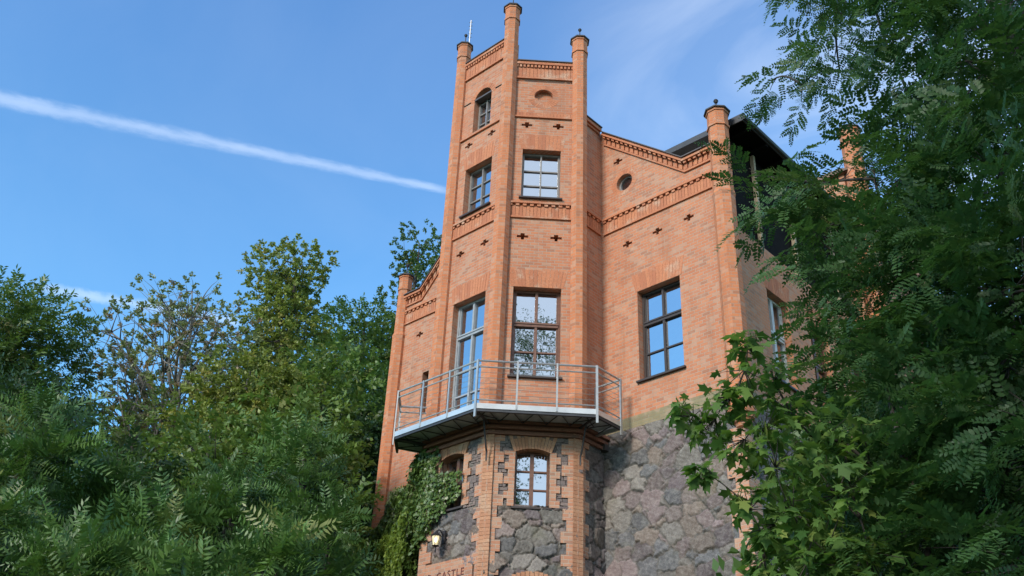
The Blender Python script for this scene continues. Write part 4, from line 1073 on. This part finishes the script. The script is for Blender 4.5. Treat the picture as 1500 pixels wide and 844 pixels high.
def crown_blobs(rg, W, z0, z1, n, prof, br):
    """n clumps over a crown from z0 to z1, half width W times prof(s)"""
    out = []
    for i in range(n):
        s = (i+0.5)/n; r = W*prof(s); a = 2.4*i+rg.uniform(-.4, .4); q = r*rg.uniform(.45, .95); b = br*rg.uniform(.75, 1.25)*(0.65+0.35*min(1, r/W))
        out.append((q*math.cos(a), q*math.sin(a), z0+(z1-z0)*s, b*1.1, b*1.1, b*0.75))
    return out
def P_round(s): return math.sin(math.pi*min(1, s*0.85+0.12))**0.6
def P_cone(s): return 1.05-0.85*s
def forest_tree(name, px, pytop, dist, wpx, zlow, label, group, templ, n_per, mat, seed, nb=14, br=1.6, prof=P_round, **kw):
    p = at(px, pytop, dist); g = ground_z(p.x, p.y); W = wpx/1500*dist*1.1
    rg = np.random.default_rng(seed+500)
    z0 = max(g+1.0, zlow); bl = crown_blobs(rg, W, z0, p.z-br*0.9, nb, prof, br)
    return tree(name, (p.x, p.y, g), p.z, label, 'tree', group, bl, templ, n_per, mat, seed, trunk_r=max(0.08, (p.z-g)*0.012), **kw)

GW = 'trees of the wood left of the house'
T = forest_tree
T('broadleaf_tree', 45, 402, 32, 72, 9, 'tall fine-leaved dark green tree at the left edge, the highest there', GW, FINE, 60, M_L_DARK, 1, nb=26, br=1.5)
T('broadleaf_tree', -70, 450, 36, 110, 9, 'dense green tree cut off by the left edge of the view', GW, FINE, 60, M_L_DARK, 2, nb=18, br=1.8)
T('bare_branched_tree', 290, 396, 33, 118, 12.5, 'sparse pale-leaved tree with open branches against the sky', GW, TUFTY, 19, M_L_RUST, 3, nb=40, br=1.2, twigs=5, bark=M_BARKP)
T('broadleaf_tree', 438, 343, 34, 88, 9, 'tallest tree of the wood, yellowish green with a pointed top', GW, TUFTY, 75, M_L_YEL, 4, nb=38, br=1.35, prof=P_cone)
T('broadleaf_tree', 545, 428, 40, 62, 9, 'dark dense tree close to the left corner of the brick house', GW, LEAFY, 42, M_L_DARK, 5, nb=26, br=1.7)
T('broadleaf_tree', 500, 470, 30, 60, 7, 'olive green tree in front of the dark one beside the house', GW, LEAFY, 55, M_L_MID, 6, nb=20, br=1.4)
T('broadleaf_tree', 380, 500, 29, 80, 7, 'yellow-brown flecked tree in the middle of the wood below the tallest tree', GW, TUFTY, 85, M_L_YEL, 7, nb=20, br=1.4)
T('broadleaf_tree', 250, 545, 30, 65, 8, 'thin grey-green tree under the sparse open-branched one', GW, FINE, 14, M_L_MID, 8, nb=18, br=1.3)
T('broadleaf_tree', 165, 625, 27, 45, 6, 'green tree filling the dip between the left edge trees and the sparse open-branched tree', GW, FINE, 60, M_L_SHADE, 9, nb=16, br=1.3)
T('broadleaf_tree', 445, 560, 24, 60, 6, 'mid green tree low behind the feathery saplings near the house', GW, LEAFY, 70, M_L_MID, 10, nb=16, br=1.2)
T('broadleaf_tree', 320, 590, 24, 75, 6, 'olive tree low in the centre of the wood behind the feathery saplings', GW, LEAFY, 60, M_L_MID, 11, nb=16, br=1.2)
T('broadleaf_tree', 45, 520, 24, 65, 5, 'bushy green tree with shade-darkened leaves below the highest tree at the left edge', GW, FINE, 85, M_L_SHADE, 12, nb=18, br=1.3)
T('broadleaf_tree', 628, 318, 40, 42, 12, 'tree rising behind the house just left of its tower', 'trees behind the house', TUFTY, 60, M_L_DARK, 13, nb=16, br=1.3)
T('broadleaf_tree', 515, 570, 28, 34, 6, 'tree with shade-darkened leaves directly beside the left corner shaft of the house', GW, LEAFY, 80, M_L_SHADE, 14, nb=14, br=1.3)
T('broadleaf_tree', 190, 640, 21, 60, 5, 'tree with shade-darkened leaves behind the left saplings', GW, FINE, 110, M_L_SHADE, 15, nb=14, br=1.1)
T('broadleaf_tree', 395, 670, 20, 50, 5, 'tree with shade-darkened leaves behind the saplings next to the ivy', GW, FINE, 110, M_L_SHADE, 16, nb=14, br=1.1)

# feathery saplings in front of the wood
GS = 'feathery sumac-like saplings in front of the wood'
def sapling(px, pytop, dist, wpx, label, seed, n=34, zlow=None, sc=(0.75, 1.1)):
    p = at(px, pytop, dist); g = ground_z(p.x, p.y); W = wpx/1500*dist*1.1; rg = np.random.default_rng(seed)
    z0 = at(px, 870, dist).z-0.6 if zlow is None else zlow
    bl = []
    for i in range(n):
        s = (i+0.5)/n; r = W*(1.0-0.8*s**1.4); a = 2.4*i; q = r*rg.uniform(.35, 1.0)
        bl.append((q*math.cos(a), q*math.sin(a), z0+(p.z-0.35-z0)*s, 0.35, 0.35, 0.28))
    return tree('feathery_sapling', (p.x, p.y, g), p.z, label, 'sapling', GS, bl, AIL_TUFT, -2, M_L_AIL, seed, trunk_r=0.07, scale=sc, droop=0.05, roll=0.3, up_bias=0.7, twigs=0)
sapling(70, 590, 16, 62, 'feathery green sapling lowest left, with a thin pale stem', 31, 30)
sapling(160, 660, 17, 50, 'feathery dark sapling second from the left edge', 32, 24)
sapling(235, 725, 15, 42, 'feathery blue-green sapling between the leftmost pair and the stemmed one', 33, 18)
sapling(345, 690, 15.5, 50, 'feathery sapling with a straight brown stem at the bottom centre-left', 34, 24)
sapling(452, 640, 17, 40, 'large bright feathery sapling left of the ivy', 35, 26)
sapling(492, 735, 16, 18, 'feathery sapling touching the ivy beside the house', 36, 14)
sapling(405, 775, 14, 34, 'low bright feathery sapling in front of the large one', 37, 14)
sapling(280, 815, 12.5, 40, 'low feathery sapling at the bottom edge with long fronds', 38, 9)
sapling(5, 690, 14, 40, 'feathery sapling cut by the left edge', 39, 18)
sapling(125, 770, 13, 40, 'feathery sapling at the bottom edge near the left corner', 40, 12)

# tall open tree behind the viewpoint: seen only mirrored in the tower windows
rg = np.random.default_rng(77)
tree('broadleaf_tree', (7.5, -9.0, ground_z(7.5, -9)), 33, 'tall open tree on the near side of the lane, mirrored in the tower windows', 'tree', None,
     [(rg.uniform(-4.5, 4.5), rg.uniform(-2.5, 2.5), z, 1.3, 1.3, 1.1) for z in np.linspace(12, 32, 42)], TUFTY, 40, M_L_MID, 77, trunk_r=0.35)

tree('broadleaf_tree', (2.6, -6.0, ground_z(2.6, -6)), 19, 'unseen broad leafy tree added behind the viewpoint to shade the locust tree', 'tree', None,
     [(rg.uniform(-2.6, 2.8), rg.uniform(-2, 2), z, 1.1, 1.1, 0.9) for z in np.linspace(9, 18.5, 40)], TUFTY, 55, M_L_MID, 78, trunk_r=0.3)  # unseen tree, added to keep the sun off the locust and maple

# ------------------------------------------------------------------ big locust tree on the right, reaching over the view
def from_px(base, lst):
    out = []
    for px, py, d, r in lst:
        p = at(px, py, d); out.append((p.x-base[0], p.y-base[1], p.z, r, r, r*0.8, 0.45 if py < 235 else 1.0))
    return out
p = at(1640, 422, 8.6); rb_base = (p.x, p.y, ground_z(p.x, p.y))
ROB = [(1225, 25, 10, .75), (1300, 70, 9.5, .8), (1400, 30, 8.5, .9), (1480, 60, 8, .9), (1175, 125, 11, .42), (1230, 105, 10.5, .45), (1130, 118, 11.2, .16), (1335, 150, 9.5, .62),
       (1420, 150, 8.8, .8), (1490, 190, 8, .8),
       (1105, 258, 9.8, .14), (1150, 262, 9.8, .36), (1150, 310, 9.6, .26), (1160, 300, 9.4, .40), (1200, 270, 9.5, .42), (1280, 262, 9.2, .36), (1290, 300, 9, .6), (1350, 250, 9, .6), (1380, 310, 8.4, .7), (1470, 300, 8, .8),
       (1205, 335, 9.3, .32), (1240, 380, 9, .5), (1250, 425, 9, .28), (1300, 400, 8.6, .65), (1390, 420, 8.2, .7), (1480, 430, 7.6, .75),
       (1290, 480, 8.8, .36), (1300, 500, 8.5, .55), (1370, 530, 8.2, .65), (1470, 560, 7.6, .7), (1295, 560, 8.8, .38), (1310, 600, 8.4, .55),
       (1390, 650, 8.0, .65), (1480, 680, 7.6, .65), (1330, 700, 8.3, .5), (1430, 760, 7.8, .6), (1350, 810, 7.6, .5), (1480, 830, 7.2, .6),
       (1250, -90, 9.5, .9), (1400, -90, 8.5, 1.0), (1560, -20, 8, 1.1), (1580, 200, 7.8, 1.0), (1590, 420, 7.6, 1.0), (1590, 640, 7.4, 1.0), (1560, 830, 7.2, .8)]
p0 = at(1640, -250, 8.6)
tree('locust_tree', rb_base, p0.z, 'large dark green locust tree with hanging feathery leaves filling the right side', 'tree', None,
     from_px(rb_base, ROB), ROB_SPRAY, 150, M_L_ROB, 51, trunk_r=0.2, chain=True, droop=0.22, up_bias=0.05, roll=0.4, scale=(.75, 1.1), twigs=4)
# shaded trees further back on the right, between the locust tree and the side of the house
def rtree(px, pytop, dist, wpx, label, seed, mat=M_L_DARK, n=60, nb=18, br=1.1, templ=None):
    return forest_tree('broadleaf_tree', px, pytop, dist, wpx, 2.5, label, 'shaded trees right of the house', templ or LEAFY, n, mat, seed, nb=nb, br=br)
rtree(1440, 430, 13.5, 130, 'shaded tree behind the big locust tree at the right edge', 61, n=75, nb=30)
rtree(1300, 560, 11.5, 95, 'low dark tree behind the maple branches', 62, n=110, nb=26, br=0.9)
# ------------------------------------------------------------------ young maple in front of the stone wall
p = at(1290, 422, 7.6); mp_base = (p.x, p.y, ground_z(p.x, p.y))
MAP = [(1005, 605, 7.0, .13), (1035, 630, 7.0, .14), (1060, 590, 6.9, .16), (1030, 690, 6.8, .08), (1095, 505, 6.8, .13), (1085, 560, 6.9, .20), (1130, 545, 7.1, .14), (1110, 620, 7.0, .24), (1150, 590, 7.2, .2),
       (1080, 660, 7.0, .14), (1135, 670, 7.0, .28), (1190, 640, 7.3, .35), (1090, 735, 6.9, .15), (1150, 730, 7.0, .32), (1210, 710, 7.2, .42), (1190, 790, 7.1, .42), (1120, 790, 7.0, .16), (1260, 760, 7.3, .45), (1120, 830, 7.0, .14), (1180, 850, 7.0, .4), (1270, 840, 7.2, .4), (1240, 650, 7.5, .35)]
p1 = at(1290, 560, 7.6)
def maple():
    rg = np.random.default_rng(71); root = empty('young_maple', mp_base)
    tag(root, 'young maple with broad lobed bright leaves in front of the stone wall', 'tree')
    mb = MB(); lv = Leaves(); bx, by, bz = mp_base; top = p1.z
    mb.tube([(bx, by, bz-0.2), (bx+0.05, by-0.03, bz+2), (bx-0.02, by+0.03, top-1.0), (bx-0.1, by+0.02, top)], [0.07, 0.06, 0.035, 0.01], 8)
    knots = []
    for (dx, dy, z, r, _, rz, _d) in sorted(from_px(mp_base, MAP), key=lambda q: math.hypot(q[0], q[1])):
        c = np.array([bx+dx, by+dy, z]); hd = math.hypot(dx, dy); a = np.array([bx, by, max(bz+1.2, z-hd*0.75-0.25)])
        w0 = 0.016
        if knots:
            dk, ik = min((np.linalg.norm(c-q[0]), i) for i, q in enumerate(knots))
            if dk < np.linalg.norm(c-a): a = knots[ik][0]; w0 = knots[ik][1]
        knots.append((c, max(0.005, w0*0.72)))
        pth = limb_path(rg, a, c, 0.04, 6, 0.05); mb.tube(pth, [w0*(1-0.05*i) for i in range(7)], 5)
        n = int(20+330*r**1.9)
        P_, d = crown_points(rg, n, c, (r, r, r*0.85), 0.4)
        for t_i in range(min(n, 10)): mb.tube([pth[4], tuple(P_[t_i])], [0.005, 0.002], 4)
        dirs = d*np.array([1, 1, 0.2])+rg.normal(0, .3, P_.shape)
        M_ = rots(rg, dirs, 0.35, 0.35)*rg.uniform(.65, 1.15, n)[:, None, None]
        kk = rg.integers(0, 4, n); tt = np.clip(rg.normal(.5, .25, n), 0, 1); oo = rg.random(n)
        for k in range(4):
            v = MAPLE[0].copy(); v[:, 2] += (-3.0, 1.5, 0.5, -1.0)[k]*v[:, 1]**2+(-1.2, -0.4, -2.2, 0.8)[k]*v[:, 0]**2; v[:, 1] *= (1.0, 0.85, 1.1, 0.95)[k]; v[:, 2] += (0.0, 0.25, -0.2, 0.15)[k]*v[:, 1]
            m_ = kk == k
            if m_.any(): lv.stamp(v-np.array([0.08, 0, 0]), MAPLE[1], M_[m_], P_[m_], tt[m_], oo[m_])
    mb.build('trunk', M_TWIG, root, smooth=True); lv.build('crown', M_L_MAP, root)
maple()

# ------------------------------------------------------------------ ivy and creeper on the tower foot
def climber(name, label, mat, patches, seed, size=(.7, 1.15), ntot=9000, stems=True):
    rg = np.random.default_rng(seed); base = wA2.P(0.9, 0, 0.1); root = empty(name, (base.x, base.y, ground_z(base.x, base.y)))
    tag(root, label, 'climbing plant'); lv = Leaves(); sm = MB()
    tot = sum(q[5]*(q[2]-q[1])*(q[4]-q[3]) for q in patches)
    for (w, u0, u1, z0, z1, dens, d0, d1, fn) in patches:
        n = int(ntot*dens*(u1-u0)*(z1-z0)/tot)
        u = rg.uniform(u0, u1, n); z = rg.uniform(z0, z1, n)
        lump = 0.5+0.5*np.sin(u*5.1+z*2.3+seed)*np.sin(z*4.3-u*1.7); 
        d = d0+(d1-d0)*lump*rg.uniform(0.5, 1, n)+rg.uniform(0, 0.04, n)
        if fn is not None:
            k = np.array([fn(a, b)+0.10*math.sin(a*31+b*17)+rg.normal(0, .05) > 0 for a, b in zip(u, z)]); u, z, d = u[k], z[k], d[k]; n = len(u)
        if n == 0: continue
        P_ = np.array(w.a)[None]+np.array(w.t)[None]*u[:, None]+np.array(w.n)[None]*d[:, None]; P_[:, 2] += z
        nrm = np.tile(np.array(w.n), (n, 1))+rg.normal(0, .45, (n, 3))+np.array([0, 0, 0.35]); nrm /= np.linalg.norm(nrm, axis=1, keepdims=True)
        dn = np.tile([0, 0, -1.0], (n, 1))+rg.normal(0, .6, (n, 3)); x = dn-(dn*nrm).sum(1, keepdims=True)*nrm; x /= np.linalg.norm(x, axis=1, keepdims=True)
        y = np.cross(nrm, x); M_ = np.stack([x, y, nrm], -1)*rg.uniform(size[0], size[1], n)[:, None, None]
        lv.stamp(IVY[0]-np.array([0.05, 0, 0]), IVY[1], M_, P_, np.clip(rg.normal(.45, .25, n)+0.15*(lump[k] if fn is not None else lump)-0.1, 0, 1), rg.random(n))
        for i in range(6 if fn is None else 0):
            uu = rg.uniform(u0, u1); sm.tube([tuple(w.P(uu+rg.normal(0, .08)*j, z0+(z1-z0)*j/4*rg.uniform(.8, 1), d0+0.01)) for j in range(5)], 0.012, 4)
    sm.build('stem', M_TWIG, root); lv.build('leaves', mat, root)
wIV = Wall((-19.3, 15.75), (-15.85, 13.9))
def f_ab(u, z):
    """ivy outline on the tower's left face"""
    if z > 9.62: return 0.34-u
    if z > 9.25: return 0.42-u if u < 0.55 else -1
    if z > 8.62: return 1.12-u
    if z > 8.30: return 0.75-(8.62-z)*0.8-u
    return 0.42-(8.30-z)*1.0-u
def f_fa(u, z):
    return (u-0.25)*1.2+(9.9-z)*0.9 if z > 8.8 else 1
climber('ivy', 'dark glossy ivy climbing the tower foot and half covering its small arched window', M_L_IVY,
        [(wAB, -0.15, 1.15, 7.0, 9.98, 1.0, 0.06, 0.22, f_ab), (wA2, -0.1, wA2.len, 5.5, 10.0, 1.1, 0.06, 0.40, None), (wFT, 0, wFT.len, 5.5, 10.0, 0.8, 0.05, 0.25, None),
         (wFA, 0.15, wFA.len, 5.5, 10.05, 1.1, 0.05, 0.35, f_fa), (wFA, -0.3, 0.5, 5.5, 9.4, 1.0, 0.25, 0.5, None), (wIV, -0.9, wIV.len, 5.5, 10.0, 1.2, -0.35, 0.12, lambda u, z: (9.95-z if u > 1.05 else 8.9-z+0.6*u)+0.1*math.sin(u*4))], 91, ntot=62000, size=(.8, 1.3))
climber('creeper', 'light yellow-green creeper growing over the dark ivy at the foot of the tower', M_L_CREEP,
        [(wIV, 0.5, wIV.len-0.3, 5.9, 8.6, 1.0, 0.10, 0.28, lambda u, z: 0.75-abs(z-(7.9-0.35*(u-3)**2*0.3))*0.35+0.45*math.sin(u*3.1+z*1.3)), (wIV, 1.6, wIV.len-0.05, 6.8, 8.6, 1.0, 0.12, 0.30, None)], 92, ntot=12000)
